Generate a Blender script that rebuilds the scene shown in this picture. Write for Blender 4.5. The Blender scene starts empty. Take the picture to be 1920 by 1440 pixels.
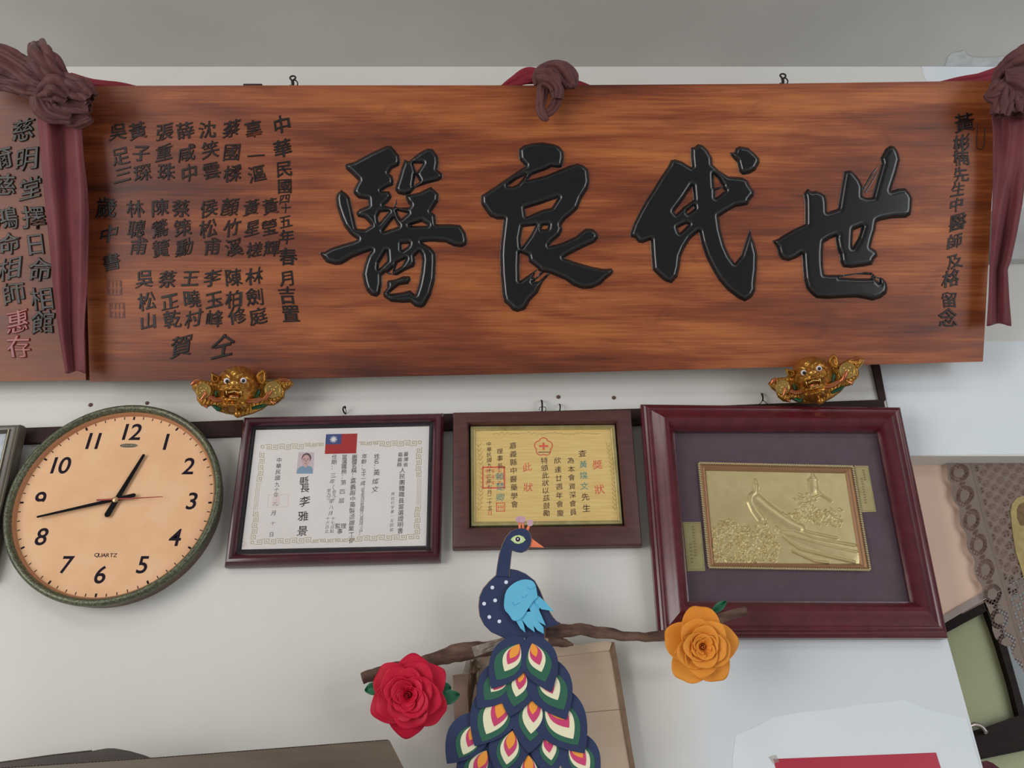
import bpy, bmesh, math, random
import numpy as np
from mathutils import Vector, Matrix
from mathutils.geometry import tessellate_polygon

# ------------------------------------------------------------------ camera, world, lights, exposure
SC = bpy.context.scene
COL = SC.collection
random.seed(4)
RNG = np.random.RandomState(7)
FPX = 1760.0
PITCH = math.radians(28.7)
CAM = Vector((0.0, -1.7, 1.5))
cd = bpy.data.cameras.new('camera')
cd.sensor_fit = 'HORIZONTAL'
cd.sensor_width = 36.0
cd.lens = 36.0 * FPX / 1920.0
cd.clip_start = 0.02
cam = bpy.data.objects.new('camera', cd)
cam.location = CAM
cam.rotation_euler = (math.pi / 2 + PITCH, 0, 0)
COL.objects.link(cam)
SC.camera = cam

def lin(c):
    out = []
    for v in c[:3]:
        v = v / 255.0
        out.append(v / 12.92 if v <= 0.04045 else ((v + 0.055) / 1.055) ** 2.4)
    return (out[0], out[1], out[2], 1.0)

w = bpy.data.worlds.new('world')
SC.world = w
w.use_nodes = True
bg = w.node_tree.nodes['Background']
bg.inputs[0].default_value = (0.93, 0.96, 1.0, 1)
bg.inputs[1].default_value = 0.22

def area(name, loc, target, sx, sy, power, col=(1, 1, 1)):
    l = bpy.data.lights.new(name, 'AREA')
    l.shape = 'RECTANGLE'
    l.size = sx
    l.size_y = sy
    l.energy = power
    l.color = col
    o = bpy.data.objects.new(name, l)
    o.location = loc
    d = Vector(target) - Vector(loc)
    o.rotation_euler = d.to_track_quat('-Z', 'Y').to_euler()
    COL.objects.link(o)
    return o

area('tube_lamp_light', (-1.5, -1.9, 3.22), (-0.5, 0.0, 2.2), 1.3, 0.2, 4.5, (1.0, 0.97, 0.92))
area('tube_lamp_light', (1.5, -1.9, 3.22), (0.5, 0.0, 2.2), 1.3, 0.2, 3.5, (0.98, 0.98, 1.0))
area('shopfront_daylight', (-3.4, -3.2, 1.6), (0.0, 0.0, 2.0), 2.2, 2.6, 122, (1.0, 0.98, 0.95))
area('doorway_daylight', (3.4, -3.2, 1.6), (0.3, 0.0, 2.0), 2.2, 2.6, 76, (0.93, 0.97, 1.0))

SC.view_settings.view_transform = 'Standard'
SC.view_settings.look = 'None'
SC.view_settings.exposure = -0.30
SC.view_settings.gamma = 1.0
SC.view_settings.use_curve_mapping = False

# ------------------------------------------------------------------ pixel geometry
CR = Matrix.Rotation(math.pi / 2 + PITCH, 3, 'X')
CRn = np.array(CR)
CAMn = np.array(CAM)

def rays(uv):
    uv = np.atleast_2d(np.asarray(uv, float))
    d = np.stack([(uv[:, 0] - 960) / FPX, -(uv[:, 1] - 720) / FPX, -np.ones(len(uv))], 1)
    return d @ CRn.T

class Plane:
    """A plane standing in the room: origin, right axis, up axis and the normal facing the viewer."""
    def __init__(self, P0, lean=0.0, yaw=0.0):
        self.P0 = np.array(P0, float)
        t = math.radians(lean)
        y = math.radians(yaw)
        R = np.array(Matrix.Rotation(y, 3, 'Z'))
        self.ex = R @ np.array([1.0, 0, 0])
        self.ey = R @ np.array([0, -math.sin(t), math.cos(t)])
        self.n = R @ np.array([0, -math.cos(t), -math.sin(t)])
    def ab(self, uv, h=0.0):
        d = rays(uv)
        p0 = self.P0 + self.n * h
        s = ((p0 - CAMn) @ self.n) / (d @ self.n)
        X = CAMn + d * s[:, None] - self.P0
        return np.stack([X @ self.ex, X @ self.ey], 1)
    def w(self, ab, h=0.0):
        ab = np.atleast_2d(np.asarray(ab, float))
        h = np.asarray(h, float)
        hh = h[:, None] if h.ndim else h
        return self.P0 + ab[:, :1] * self.ex + ab[:, 1:2] * self.ey + hh * self.n
    def hit(self, uv, h=0.0):
        return self.w(self.ab(uv, h), h)
    def mpp(self, u, v, h=0.0):
        a = self.ab([(u, v), (u + 1, v)], h)
        return float(np.linalg.norm(a[1] - a[0]))

def hit1(pl, u, v, h=0.0):
    return pl.hit([(u, v)], h)[0]

WALL = Plane((0, 0, 0))

def zm(pts, ox, oy, s):
    return [(ox + x / s, oy + y / s) for x, y in pts]

# ------------------------------------------------------------------ mesh building
class MB:
    def __init__(self):
        self.v = []
        self.f = []
        self.mi = []
        self.uv = {}
    def add(self, vs, fs, mi=0, uvs=None):
        o = len(self.v)
        self.v.extend([tuple(map(float, p)) for p in vs])
        for f in fs:
            self.f.append(tuple(i + o for i in f))
            self.mi.append(mi)
        if uvs is not None:
            for i, q in enumerate(uvs):
                self.uv[o + i] = (float(q[0]), float(q[1]))
        return o
    def slab(self, pl, ab, h0, h1, mi=0, holes=(), uv=True, back=True):
        """polygon in plane coordinates, extruded from height h0 (back) to h1 (front)"""
        loops = [list(map(tuple, ab))] + [list(map(tuple, q)) for q in holes]
        tris = tessellate_polygon([[Vector((p[0], p[1], 0)) for p in l] for l in loops])
        flat = [p for l in loops for p in l]
        n = len(flat)
        fa = np.array(flat)
        vs = list(pl.w(fa, h1)) + list(pl.w(fa, h0))
        fs = []
        for t in tris:
            a, b, c = [fa[i] for i in t]
            s = (b[0] - a[0]) * (c[1] - a[1]) - (b[1] - a[1]) * (c[0] - a[0])
            if abs(s) < 1e-16:
                continue
            t = t if s > 0 else (t[0], t[2], t[1])
            fs.append(tuple(t))
            if back:
                fs.append((t[0] + n, t[2] + n, t[1] + n))
        st = 0
        for l in loops:
            m = len(l)
            for i in range(m):
                j = (i + 1) % m
                fs.append((st + i, st + i + n, st + j + n, st + j))
            st += m
        self.add(vs, fs, mi, list(fa) + list(fa) if uv else None)
    def spx(self, pl, px, h0, h1, mi=0, holes=()):
        self.slab(pl, pl.ab(px, h1), h0, h1, mi, [pl.ab(q, h1) for q in holes])
    def tube(self, pts, rad, seg=10, mi=0, cap=True, flat=None):
        """tube along 3-D points; flat=(normal, ratio) squashes it along a direction"""
        P = [Vector(p) for p in pts]
        n = len(P)
        R = rad if hasattr(rad, '__len__') else [rad] * n
        T = []
        for i in range(n):
            a = P[max(0, i - 1)]
            b = P[min(n - 1, i + 1)]
            T.append((b - a).normalized())
        up = Vector((0, -1, 0.01)).normalized()
        N = up - T[0] * up.dot(T[0])
        if N.length < 1e-3:
            N = Vector((1, 0, 0))
            N = N - T[0] * N.dot(T[0])
        N.normalize()
        vs = []
        for i in range(n):
            N = N - T[i] * N.dot(T[i])
            N.normalize()
            B = T[i].cross(N)
            for k in range(seg):
                a = 2 * math.pi * k / seg
                d = N * math.cos(a) + B * math.sin(a)
                r = R[i] if not callable(R[i]) else R[i](a)
                d = d * r
                if flat:
                    fn = Vector(flat[0])
                    d = d - fn * d.dot(fn) * (1 - flat[1])
                vs.append(P[i] + d)
        fs = []
        for i in range(n - 1):
            for k in range(seg):
                l = (k + 1) % seg
                fs.append((i * seg + k, i * seg + l, (i + 1) * seg + l, (i + 1) * seg + k))
        if cap:
            fs.append(tuple(range(seg - 1, -1, -1)))
            fs.append(tuple((n - 1) * seg + k for k in range(seg)))
        self.add(vs, fs, mi)
    def grid(self, pts, mi=0, uvs=None, closed=False):
        """pts: rows x cols x 3"""
        A = np.asarray(pts, float)
        r, c = A.shape[:2]
        fs = []
        for i in range(r - 1):
            for j in range(c - (0 if closed else 1)):
                k = (j + 1) % c
                fs.append((i * c + j, (i + 1) * c + j, (i + 1) * c + k, i * c + k))
        self.add(A.reshape(-1, 3), fs, mi, None if uvs is None else np.asarray(uvs).reshape(-1, 2))
    def lathe(self, pl, c, prof, seg=64, mi=0, h=0.0):
        """profile of (radius, height) turned about the plane normal at plane point c"""
        vs, fs = [], []
        for r, z in prof:
            ang = [2 * math.pi * k / seg for k in range(seg)]
            vs += list(pl.w([(c[0] + r * math.cos(a), c[1] + r * math.sin(a)) for a in ang], z + h))
        for i in range(len(prof) - 1):
            for k in range(seg):
                l = (k + 1) % seg
                fs.append((i * seg + k, i * seg + l, (i + 1) * seg + l, (i + 1) * seg + k))
        self.add(vs, fs, mi)
    def sphere(self, c, r, seg=16, rings=10, mi=0, sc=(1, 1, 1)):
        vs, fs = [], []
        for i in range(rings + 1):
            t = math.pi * i / rings
            for k in range(seg):
                a = 2 * math.pi * k / seg
                vs.append((c[0] + sc[0] * r * math.sin(t) * math.cos(a), c[1] + sc[1] * r * math.sin(t) * math.sin(a), c[2] + sc[2] * r * math.cos(t)))
        for i in range(rings):
            for k in range(seg):
                l = (k + 1) % seg
                fs.append((i * seg + k, (i + 1) * seg + k, (i + 1) * seg + l, i * seg + l))
        self.add(vs, fs, mi)
    def build(self, name, mats, parent=None, base=None, smooth=None, solid=None):
        base = np.array(base if base is not None else (0, 0, 0), float)
        if parent is not None:
            base = np.array(parent['_b'])
        me = bpy.data.meshes.new(name)
        V = np.array(self.v) - base
        me.from_pydata(V.tolist(), [], self.f)
        mats = mats if isinstance(mats, (list, tuple)) else [mats]
        for m in mats:
            me.materials.append(m)
        if len(mats) > 1:
            me.polygons.foreach_set('material_index', self.mi)
        if self.uv:
            ul = me.uv_layers.new(name='UVMap')
            li = np.zeros(len(me.loops), int)
            me.loops.foreach_get('vertex_index', li)
            arr = np.array([self.uv.get(int(i), (0, 0)) for i in li], float)
            ul.data.foreach_set('uv', arr.ravel())
        if smooth is not None:
            me.polygons.foreach_set('use_smooth', [True] * len(me.polygons))
            me.set_sharp_from_angle(angle=math.radians(smooth))
        me.update()
        o = bpy.data.objects.new(name, me)
        COL.objects.link(o)
        if parent is not None:
            o.parent = parent
        else:
            o.location = base
        o['_b'] = list(base)
        if solid:
            md = o.modifiers.new('thickness', 'SOLIDIFY')
            md.thickness = solid
            md.offset = 0
        return o

def thing(name, label, cat, base, group=None):
    o = bpy.data.objects.new(name, None)
    o.empty_display_size = 0.02
    o.location = tuple(map(float, base))
    COL.objects.link(o)
    o['_b'] = list(map(float, base))
    return tag(o, label, cat, group)

def tag(o, label, cat, group=None):
    o['label'] = label
    o['category'] = cat
    if group:
        o['group'] = group
    return o

def struct(o):
    o['kind'] = 'structure'
    return o

# ------------------------------------------------------------------ shader helpers
class X:
    """tiny expression builder over math nodes"""
    def __init__(self, nt, s):
        self.nt, self.s = nt, s
    def _op(self, op, *a):
        n = self.nt.nodes.new('ShaderNodeMath')
        n.operation = op
        for i, v in enumerate((self,) + a):
            if isinstance(v, X):
                self.nt.links.new(v.s, n.inputs[i])
            else:
                n.inputs[i].default_value = float(v)
        return X(self.nt, n.outputs[0])
    def __add__(self, o): return self._op('ADD', o)
    def __radd__(self, o): return self._op('ADD', o)
    def __sub__(self, o): return self._op('SUBTRACT', o)
    def __rsub__(self, o): return (self * -1.0) + o
    def __mul__(self, o): return self._op('MULTIPLY', o)
    def __rmul__(self, o): return self._op('MULTIPLY', o)
    def __truediv__(self, o): return self._op('DIVIDE', o)
    def sin(self): return self._op('SINE')
    def sqrt(self): return self._op('SQRT')
    def abs(self): return self._op('ABSOLUTE')
    def fract(self): return self._op('FRACT')
    def gt(self, o): return self._op('GREATER_THAN', o)
    def lt(self, o): return self._op('LESS_THAN', o)
    def mn(self, o): return self._op('MINIMUM', o)
    def mx(self, o): return self._op('MAXIMUM', o)

def mat(name, col, rough=0.5, metal=0.0, spec=0.5, coat=0.0, sheen=0.0):
    m = bpy.data.materials.new(name)
    m.use_nodes = True
    b = m.node_tree.nodes['Principled BSDF']
    b.inputs['Base Color'].default_value = lin(col)
    b.inputs['Roughness'].default_value = rough
    b.inputs['Metallic'].default_value = metal
    b.inputs['Specular IOR Level'].default_value = spec
    b.inputs['Coat Weight'].default_value = coat
    b.inputs['Coat Roughness'].default_value = 0.12
    b.inputs['Sheen Weight'].default_value = sheen
    return m

def noise(nt, vec, scale, detail=4.0, rough=0.55, sc=None, dist=0.0):
    if sc is not None:
        mp = nt.nodes.new('ShaderNodeMapping')
        mp.inputs['Scale'].default_value = sc
        nt.links.new(vec, mp.inputs[0])
        vec = mp.outputs[0]
    n = nt.nodes.new('ShaderNodeTexNoise')
    n.inputs['Scale'].default_value = scale
    n.inputs['Detail'].default_value = detail
    n.inputs['Roughness'].default_value = rough
    n.inputs['Distortion'].default_value = dist
    nt.links.new(vec, n.inputs['Vector'])
    return n.outputs['Fac']

def ramp(nt, fac, stops):
    r = nt.nodes.new('ShaderNodeValToRGB')
    e = r.color_ramp.elements
    while len(e) < len(stops):
        e.new(0.5)
    for i, (p, c) in enumerate(stops):
        e[i].position = p
        e[i].color = lin(c) if len(c) == 3 else c
    nt.links.new(fac.s if isinstance(fac, X) else fac, r.inputs[0])
    return r.outputs[0]

def mixc(nt, fac, a, b, mode='MIX'):
    n = nt.nodes.new('ShaderNodeMix')
    n.data_type = 'RGBA'
    n.blend_type = mode
    for k, v in ((0, fac), (6, a), (7, b)):
        if isinstance(v, X):
            v = v.s
        if isinstance(v, bpy.types.NodeSocket):
            nt.links.new(v, n.inputs[k])
        elif k == 0:
            n.inputs[0].default_value = v
        else:
            n.inputs[k].default_value = lin(v)
    return n.outputs[2]

def coord(nt, which='Object'):
    n = nt.nodes.new('ShaderNodeTexCoord')
    return n.outputs[which]

def bump(nt, b, fac, strength=0.2, dist=0.002):
    n = nt.nodes.new('ShaderNodeBump')
    n.inputs['Strength'].default_value = strength
    n.inputs['Distance'].default_value = dist
    nt.links.new(fac.s if isinstance(fac, X) else fac, n.inputs['Height'])
    nt.links.new(n.outputs[0], b.inputs['Normal'])

def mottled(name, c1, c2, scale=30, rough=0.5, metal=0.0, bmp=0.0, sc=None, spec=0.5, lo=0.35, hi=0.65, detail=4.0, bdist=0.002, coat=0.0):
    m = mat(name, c1, rough, metal, spec, coat)
    nt = m.node_tree
    b = nt.nodes['Principled BSDF']
    f = noise(nt, coord(nt), scale, detail, sc=sc)
    nt.links.new(ramp(nt, f, [(lo, c1), (hi, c2)]), b.inputs['Base Color'])
    if bmp:
        bump(nt, b, f, bmp, bdist)
    return m

# ------------------------------------------------------------------ lettering
GLYPH = {}
def load_glyphs(chars, extrude, bevel, offset=0.0):
    objs = []
    key = (extrude, bevel, offset)
    for ch in sorted(set(chars)):
        if (ch, key) in GLYPH:
            continue
        c = bpy.data.curves.new('glyph', 'FONT')
        c.body = ch
        c.size = 1
        c.resolution_u = 3 if ord(ch) > 0x2000 else 9
        c.extrude = extrude
        c.bevel_depth = bevel
        c.bevel_resolution = 0
        c.offset = offset
        o = bpy.data.objects.new('glyph', c)
        COL.objects.link(o)
        objs.append((ch, o))
    bpy.context.view_layer.update()
    dg = bpy.context.evaluated_depsgraph_get()
    for ch, o in objs:
        me = o.evaluated_get(dg).to_mesh()
        V = np.array([v.co[:] for v in me.vertices]).reshape(-1, 3)
        F = [tuple(p.vertices) for p in me.polygons]
        GLYPH[(ch, key)] = (V, F)
    for ch, o in objs:
        c = o.data
        bpy.data.objects.remove(o)
        bpy.data.curves.remove(c)

def put_glyph(mb, pl, ch, u, v, size, h, key, mi=0, hand=0.0, aspect=1.0, slant=0.0, cjk=True):
    """one character centred on pixel (u, v) of the plane, size in pixels of that place"""
    if (ch, key) not in GLYPH:
        load_glyphs(ch, *key)
    V, F = GLYPH[(ch, key)]
    if len(V) == 0:
        return
    X_ = V[:, 0].copy()
    Y_ = V[:, 1].copy()
    if cjk:
        X_ -= 0.5
        Y_ -= 0.38
    else:
        X_ -= (X_.min() + X_.max()) / 2
        Y_ -= (Y_.min() + Y_.max()) / 2
    if hand:
        p = RNG.rand(4) * 6.28
        X0, Y0 = X_.copy(), Y_.copy()
        Y_ = Y0 + hand * (0.14 * X0 + 0.05 * np.sin(3.1 * X0 + p[0]) + 0.03 * np.sin(6 * Y0 + p[1]))
        X_ = X0 + hand * (0.06 * np.sin(3.0 * Y0 + p[2]) + 0.03 * np.sin(7 * X0 + p[3]))
    X_ = X_ + slant * Y_
    mp = pl.mpp(u, v, h) * size
    c = pl.ab([(u, v)], h)[0]
    ab = np.stack([c[0] + X_ * mp * aspect, c[1] + Y_ * mp], 1)
    mb.add(pl.w(ab, h + V[:, 2] * mp), F, mi)

def column(mb, pl, text, p0, p1, size, h, key, mi=0, hand=0.6, aspect=1.0):
    n = len(text)
    for i, ch in enumerate(text):
        t = i / (n - 1) if n > 1 else 0.0
        if ch == ' ':
            continue
        put_glyph(mb, pl, ch, p0[0] + (p1[0] - p0[0]) * t, p0[1] + (p1[1] - p0[1]) * t, size, h, key, mi, hand, aspect)

# ------------------------------------------------------------------ signed-distance relief (carved strokes)
def sdf(polys, holes, pad=4, step=1.0):
    allp = np.array([p for q in polys for p in q])
    x0, y0 = allp.min(0) - pad
    x1, y1 = allp.max(0) + pad
    xs = np.arange(x0, x1, step)
    ys = np.arange(y0, y1, step)
    GX, GY = np.meshgrid(xs, ys)
    P = np.stack([GX.ravel(), GY.ravel()], 1)
    def one(poly):
        A = np.array(poly, float)
        B = np.roll(A, -1, 0)
        best = np.full(len(P), 1e9)
        ins = np.zeros(len(P), bool)
        for a, b in zip(A, B):
            d = b - a
            L = (d @ d) + 1e-9
            t = np.clip(((P - a) @ d) / L, 0, 1)
            q = P - a - t[:, None] * d
            best = np.minimum(best, (q * q).sum(1))
            c = ((a[1] > P[:, 1]) != (b[1] > P[:, 1]))
            xi = a[0] + (P[:, 1] - a[1]) * (b[0] - a[0]) / (b[1] - a[1] if abs(b[1] - a[1]) > 1e-9 else 1e-9)
            ins ^= c & (P[:, 0] < xi)
        dd = np.sqrt(best)
        return np.where(ins, dd, -dd)
    S = None
    for q in polys:
        s = one(q)
        S = s if S is None else np.maximum(S, s)
    for q in holes:
        S = np.minimum(S, -one(q))
    return GX, GY, S.reshape(GX.shape)

def relief(mb, pl, GX, GY, Hm, mask, h, mi=0):
    """height field on a pixel grid laid on a plane (heights in metres); cells outside the mask are dropped"""
    r, c = GX.shape
    ab = pl.ab(np.stack([GX.ravel(), GY.ravel()], 1), h)
    W = pl.w(ab, h + Hm.ravel())
    keep = mask[:-1, :-1] | mask[1:, :-1] | mask[:-1, 1:] | mask[1:, 1:]
    I, J = np.nonzero(keep)
    idx = lambda i, j: i * c + j
    Fq = np.stack([idx(I, J), idx(I + 1, J), idx(I + 1, J + 1), idx(I, J + 1)], 1)
    used = np.unique(Fq)
    re = np.full(r * c, -1)
    re[used] = np.arange(len(used))
    mb.add(W[used], [tuple(q) for q in re[Fq]], mi)

# ------------------------------------------------------------------ room shell
ZC = float(hit1(WALL, 960, 125)[2])          # ceiling height where wall and ceiling meet

def wall_paint():
    m = mat('cream_wall_paint', (214, 212, 207), 0.6, spec=0.3)
    nt = m.node_tree
    b = nt.nodes['Principled BSDF']
    co = coord(nt)
    f1 = noise(nt, co, 1.6, 5)
    f2 = noise(nt, co, 9, 6, sc=(1, 1, 0.35))
    f3 = noise(nt, co, 160, 3)
    c = ramp(nt, f1, [(0.3, (209, 206, 200)), (0.7, (219, 218, 214))])
    c = mixc(nt, X(nt, ramp(nt, f2, [(0.62, (0, 0, 0)), (0.8, (255, 255, 255))])) * 0.16, c, (190, 182, 170))
    c = mixc(nt, X(nt, ramp(nt, noise(nt, co, 55, 2), [(0.75, (0, 0, 0)), (0.79, (255, 255, 255))])) * 0.3, c, (160, 152, 145))
    sx = nt.nodes.new('ShaderNodeSeparateXYZ')
    nt.links.new(co, sx.inputs[0])
    x = X(nt, sx.outputs[0])
    z = X(nt, sx.outputs[2])
    x0 = float(hit1(WALL, 1262, 1300)[0])
    z0 = float(hit1(WALL, 1262, 1180)[2])
    fx = ((x + (X(nt, f2) - 0.5) * 0.12 - x0) * 16.0).mx(0.0).mn(1.0) * z.lt(z0)
    c = mixc(nt, fx, c, (213, 218, 223))
    nt.links.new(c, b.inputs['Base Color'])
    bump(nt, b, f3, 0.08, 0.001)
    return m

M_wall = wall_paint()
M_white = mottled('fresh_white_wall_paint', (216, 223, 229), (224, 230, 234), 5, 0.6, spec=0.3)
M_ceil = mottled('old_ceiling_paint', (186, 185, 180), (198, 197, 192), 2.2, 0.7, spec=0.2, detail=6)
M_floor = mottled('terrazzo_floor', (206, 202, 194), (218, 214, 206), 40, 0.35)
M_peach = mottled('peach_panel_paint', (216, 184, 164), (226, 194, 174), 3, 0.6, spec=0.3)
M_mauve = mat('mauve_grey_edge', (150, 133, 126), 0.6)
M_darkwood = mottled('dark_door_timber', (30, 21, 20), (46, 32, 29), 18, 0.5, sc=(1, 1, 6), spec=.15)
M_trim = mottled('dark_brown_batten', (42, 25, 25), (54, 32, 31), 25, 0.6, sc=(0.3, 1, 4), spec=.25)
M_grey = mottled('plain_grey', (176, 177, 176), (190, 191, 190), 8, 0.6)

E0 = WALL.ab([(1843, 1440)])[0]
E1 = WALL.ab([(1777, 1200)])[0]
sl = (E1[0] - E0[0]) / (E1[1] - E0[1])
L0 = WALL.ab([(1706, 857), (1920, 853)])
lz = float(L0[:, 1].mean())
mb = MB()
poly = [(-3.0, 0.0), (E0[0] - sl * E0[1] if abs(sl) < 2 else E0[0], 0.0), tuple(E1), (E1[0] + sl * (lz - E1[1]), lz), (3.0, lz), (3.0, ZC), (-3.0, ZC)]
mb.slab(WALL, poly, -0.05, 0.0)
wall = struct(mb.build('wall_back', M_wall))

mb = MB()
mb.add([(-3, 0.3, ZC), (3, 0.3, ZC), (3, -3.2, ZC), (-3, -3.2, ZC), (-3, 0.3, ZC + .1), (3, 0.3, ZC + .1), (3, -3.2, ZC + .1), (-3, -3.2, ZC + .1)],
       [(0, 1, 2, 3), (4, 7, 6, 5), (0, 4, 5, 1), (2, 6, 7, 3), (1, 5, 6, 2), (0, 3, 7, 4)])
struct(mb.build('ceiling', M_ceil))
mb = MB()
mb.add([(-3, 1.6, 0), (3, 1.6, 0), (3, -6, 0), (-3, -6, 0), (-3, 1.6, -.1), (3, 1.6, -.1), (3, -6, -.1), (-3, -6, -.1)],
       [(3, 2, 1, 0), (4, 5, 6, 7), (0, 1, 5, 4), (2, 3, 7, 6), (1, 2, 6, 5), (3, 0, 4, 7)])
struct(mb.build('floor', M_floor))

def wallpatch(name, px, m, h=0.0012, clampz=None):
    ab = WALL.ab(px)
    if clampz:
        ab[:, 1] = np.clip(ab[:, 1], clampz[0], clampz[1])
    mb = MB()
    mb.slab(WALL, ab, 0.0, h)
    return struct(mb.build(name, m))

wallpatch('wall_patch_1', [(1722, 112), (1726, 122), (1731, 131), (1729, 136), (1737, 152), (1748, 300), (2050, 300), (2050, 90)], M_white, clampz=(0, ZC - .0005))
wallpatch('wall_patch_2', [(1632, 640), (1652, 700), (1663, 757), (1672, 800), (1692, 860), (2050, 850), (2050, 640)], M_white, clampz=(lz + .0005, 9))
wv = [(1380, 1378), (1410, 1366), (1450, 1345), (1500, 1336), (1555, 1331), (1620, 1320), (1665, 1317), (1694, 1312), (1712, 1319), (1738, 1331), (1768, 1338), (1812, 1347)]
wallpatch('wall_patch_3', wv + [(1840, 1450), (1850, 1490), (1372, 1490), (1374, 1420)], M_white, h=0.001)
# plaster smear on the ceiling
CEIL = [(1770, 128), (1776, 108), (1786, 99), (1802, 97), (1808, 93), (1813, 102), (1822, 107), (1850, 108), (1880, 106), (1960, 100), (1960, 128)]
d = rays(CEIL)
s = (ZC - .0008 - CAMn[2]) / d[:, 2]
cp = CAMn + d * s[:, None]
cp[:, 1] = np.minimum(cp[:, 1], -0.002)
mb = MB()
mb.slab(Plane((0, 0, ZC), 90), [(p[0], -p[1] * -1) for p in cp], 0, .0008) if False else None
tr = tessellate_polygon([[Vector((p[0], p[1], 0)) for p in cp]])
mb.add(cp, [tuple(t) for t in tr])
struct(mb.build('ceiling_patch', mottled('dry_plaster_smear', (190, 191, 190), (206, 208, 208), 40, 0.8)))

def batten(name, px, h0, h1, m):
    mb = MB()
    mb.spx(WALL, px, h0, h1)
    return struct(mb.build(name, m))

batten('trim_1', [(-60, 806), (600, 782), (1196, 766), (1657, 749), (1662, 779), (1196, 795), (600, 811), (-60, 834)], 0.0, 0.010, M_trim)
batten('trim_2', [(1598, 560), (1612, 560), (1651, 690), (1661, 749), (1650, 749), (1637, 690)], 0.0, 0.008, M_trim)
batten('grey_band', [(1862, 392), (2050, 386), (2050, 480), (1862, 487)], 0.0, 0.02, M_grey)  # plain grey band standing slightly proud of the wall

# ---- doorway beyond the wall: boxed-in panel, glazed door
PE = Plane((0, 0.045, 0))
mb = MB()
mb.spx(PE, [(1600, 800), (2060, 800), (2060, 985), (1842, 1111), (1775, 1150), (1735, 1174), (1600, 1174)], -0.03, 0.0)
pe = struct(mb.build('wall_recess_panel', M_peach))
mb = MB()
mb.spx(PE, [(1735, 1174), (1775, 1150), (1842, 1111), (2060, 985), (2060, 1003), (1846, 1123), (1777, 1164), (1735, 1189)], -0.04, 0.004)
struct(mb.build('trim_4', M_mauve))
DR = Plane((0, 0.30, 0))
door = thing('door_1', 'dark timber door with pale green frosted glass beyond the wall corner', 'door', hit1(DR, 1870, 1700))
door['kind'] = 'structure'
def green_glass():
    m = mat('frosted_green_glass', (206, 208, 174), 0.45)
    nt = m.node_tree
    b = nt.nodes['Principled BSDF']
    tl = nt.nodes.new('ShaderNodeBsdfTranslucent')
    tl.inputs[0].default_value = lin((222, 226, 196))
    ad = nt.nodes.new('ShaderNodeMixShader')
    ad.inputs[0].default_value = 0.5
    f = noise(nt, coord(nt), 120, 2)
    bump(nt, b, f, 0.3, 0.002)
    nt.links.new(b.outputs[0], ad.inputs[1])
    nt.links.new(tl.outputs[0], ad.inputs[2])
    nt.links.new(ad.outputs[0], nt.nodes['Material Output'].inputs[0])
    return m
M_gg = green_glass()
M_bg = mat('bluish_frosted_glass', (140, 150, 152), 0.3)
def dpart(name, px, h0, h1, m, sub=None):
    mb = MB()
    mb.spx(DR, px, h0, h1)
    return mb.build(name, m, door)
dpart('top_rail', [(1700, 1195), (1775, 1160), (1846, 1112), (1900, 1082), (1912, 1108), (1849, 1146), (1780, 1183), (1715, 1222)], -0.03, 0.006, M_darkwood)
dpart('rail_highlight', [(1798, 1149), (1842, 1125), (1846, 1129), (1806, 1150)], 0.006, 0.012, mat('pale_highlight_tone', (150, 122, 112), 0.5))  # highlight on the dark top rail, put in as a pale strip
dpart('glass_pane', [(1700, 1230), (1780, 1180), (1849, 1143), (1885, 1215), (1916, 1340), (1846, 1370), (1760, 1400)], -0.02, -0.014, M_gg)
dpart('stile', [(1845, 1130), (1866, 1118), (1885, 1200), (1920, 1325), (1922, 1340), (1911, 1344), (1895, 1280), (1872, 1205)], -0.03, 0.006, M_darkwood)
dpart('side_pane', [(1866, 1118), (1990, 1080), (1990, 1340), (1918, 1340), (1885, 1200)], -0.02, -0.014, M_bg)
dpart('bottom_rail', [(1750, 1400), (1822, 1371), (1846, 1364), (1911, 1341), (1990, 1312), (1990, 1392), (1836, 1424), (1770, 1440)], -0.03, 0.008, M_darkwood)
dpart('lower_pane', [(1770, 1430), (1836, 1423), (1990, 1390), (1990, 1520), (1770, 1520)], -0.02, -0.014, M_gg)
mb = MB()
ar = [(1812, 1366), (1818, 1361), (1827, 1358), (1836, 1360), (1843, 1365), (1848, 1372)]
mb.tube([hit1(DR, u, v, 0.03) for u, v in ar], 0.0045, 10)
mb.tube([hit1(DR, 1848, 1372, 0.03), hit1(DR, 1848, 1372, 0.0)], 0.0045, 8)
mb.build('handle', mat('brushed_steel', (190, 178, 172), 0.3, 1.0), door, smooth=60)
l = area('yard_daylight', (1.62, 0.62, 1.52), (1.45, 0.3, 1.72), 0.35, 0.35, 7, (0.95, 1.0, 0.9))
mb = MB()
mb.add([(-0.2, 1.5, 0), (3.2, 1.5, 0), (3.2, 1.5, ZC), (-0.2, 1.5, ZC), (-0.2, 1.55, 0), (3.2, 1.55, 0), (3.2, 1.55, ZC), (-0.2, 1.55, ZC)],
       [(0, 1, 2, 3), (7, 6, 5, 4), (0, 4, 5, 1), (2, 6, 7, 3), (1, 5, 6, 2), (0, 3, 7, 4)])
struct(mb.build('added_recess_wall', M_grey))  # unseen back wall, added to keep world light out of the doorway
mb = MB()
blob = [(1838, 1450), (1841, 1428), (1850, 1426), (1862, 1431), (1874, 1440), (1880, 1460)]
mb.spx(Plane((0, 0.2, 0)), blob, -0.03, 0)
tag(mb.build('maroon_cloth', mat('maroon_cloth', (96, 34, 52), 0.8), base=hit1(Plane((0, .2, 0)), 1860, 1450)), 'maroon cloth tip showing below the glazed door behind the wall corner', 'cloth')

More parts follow.
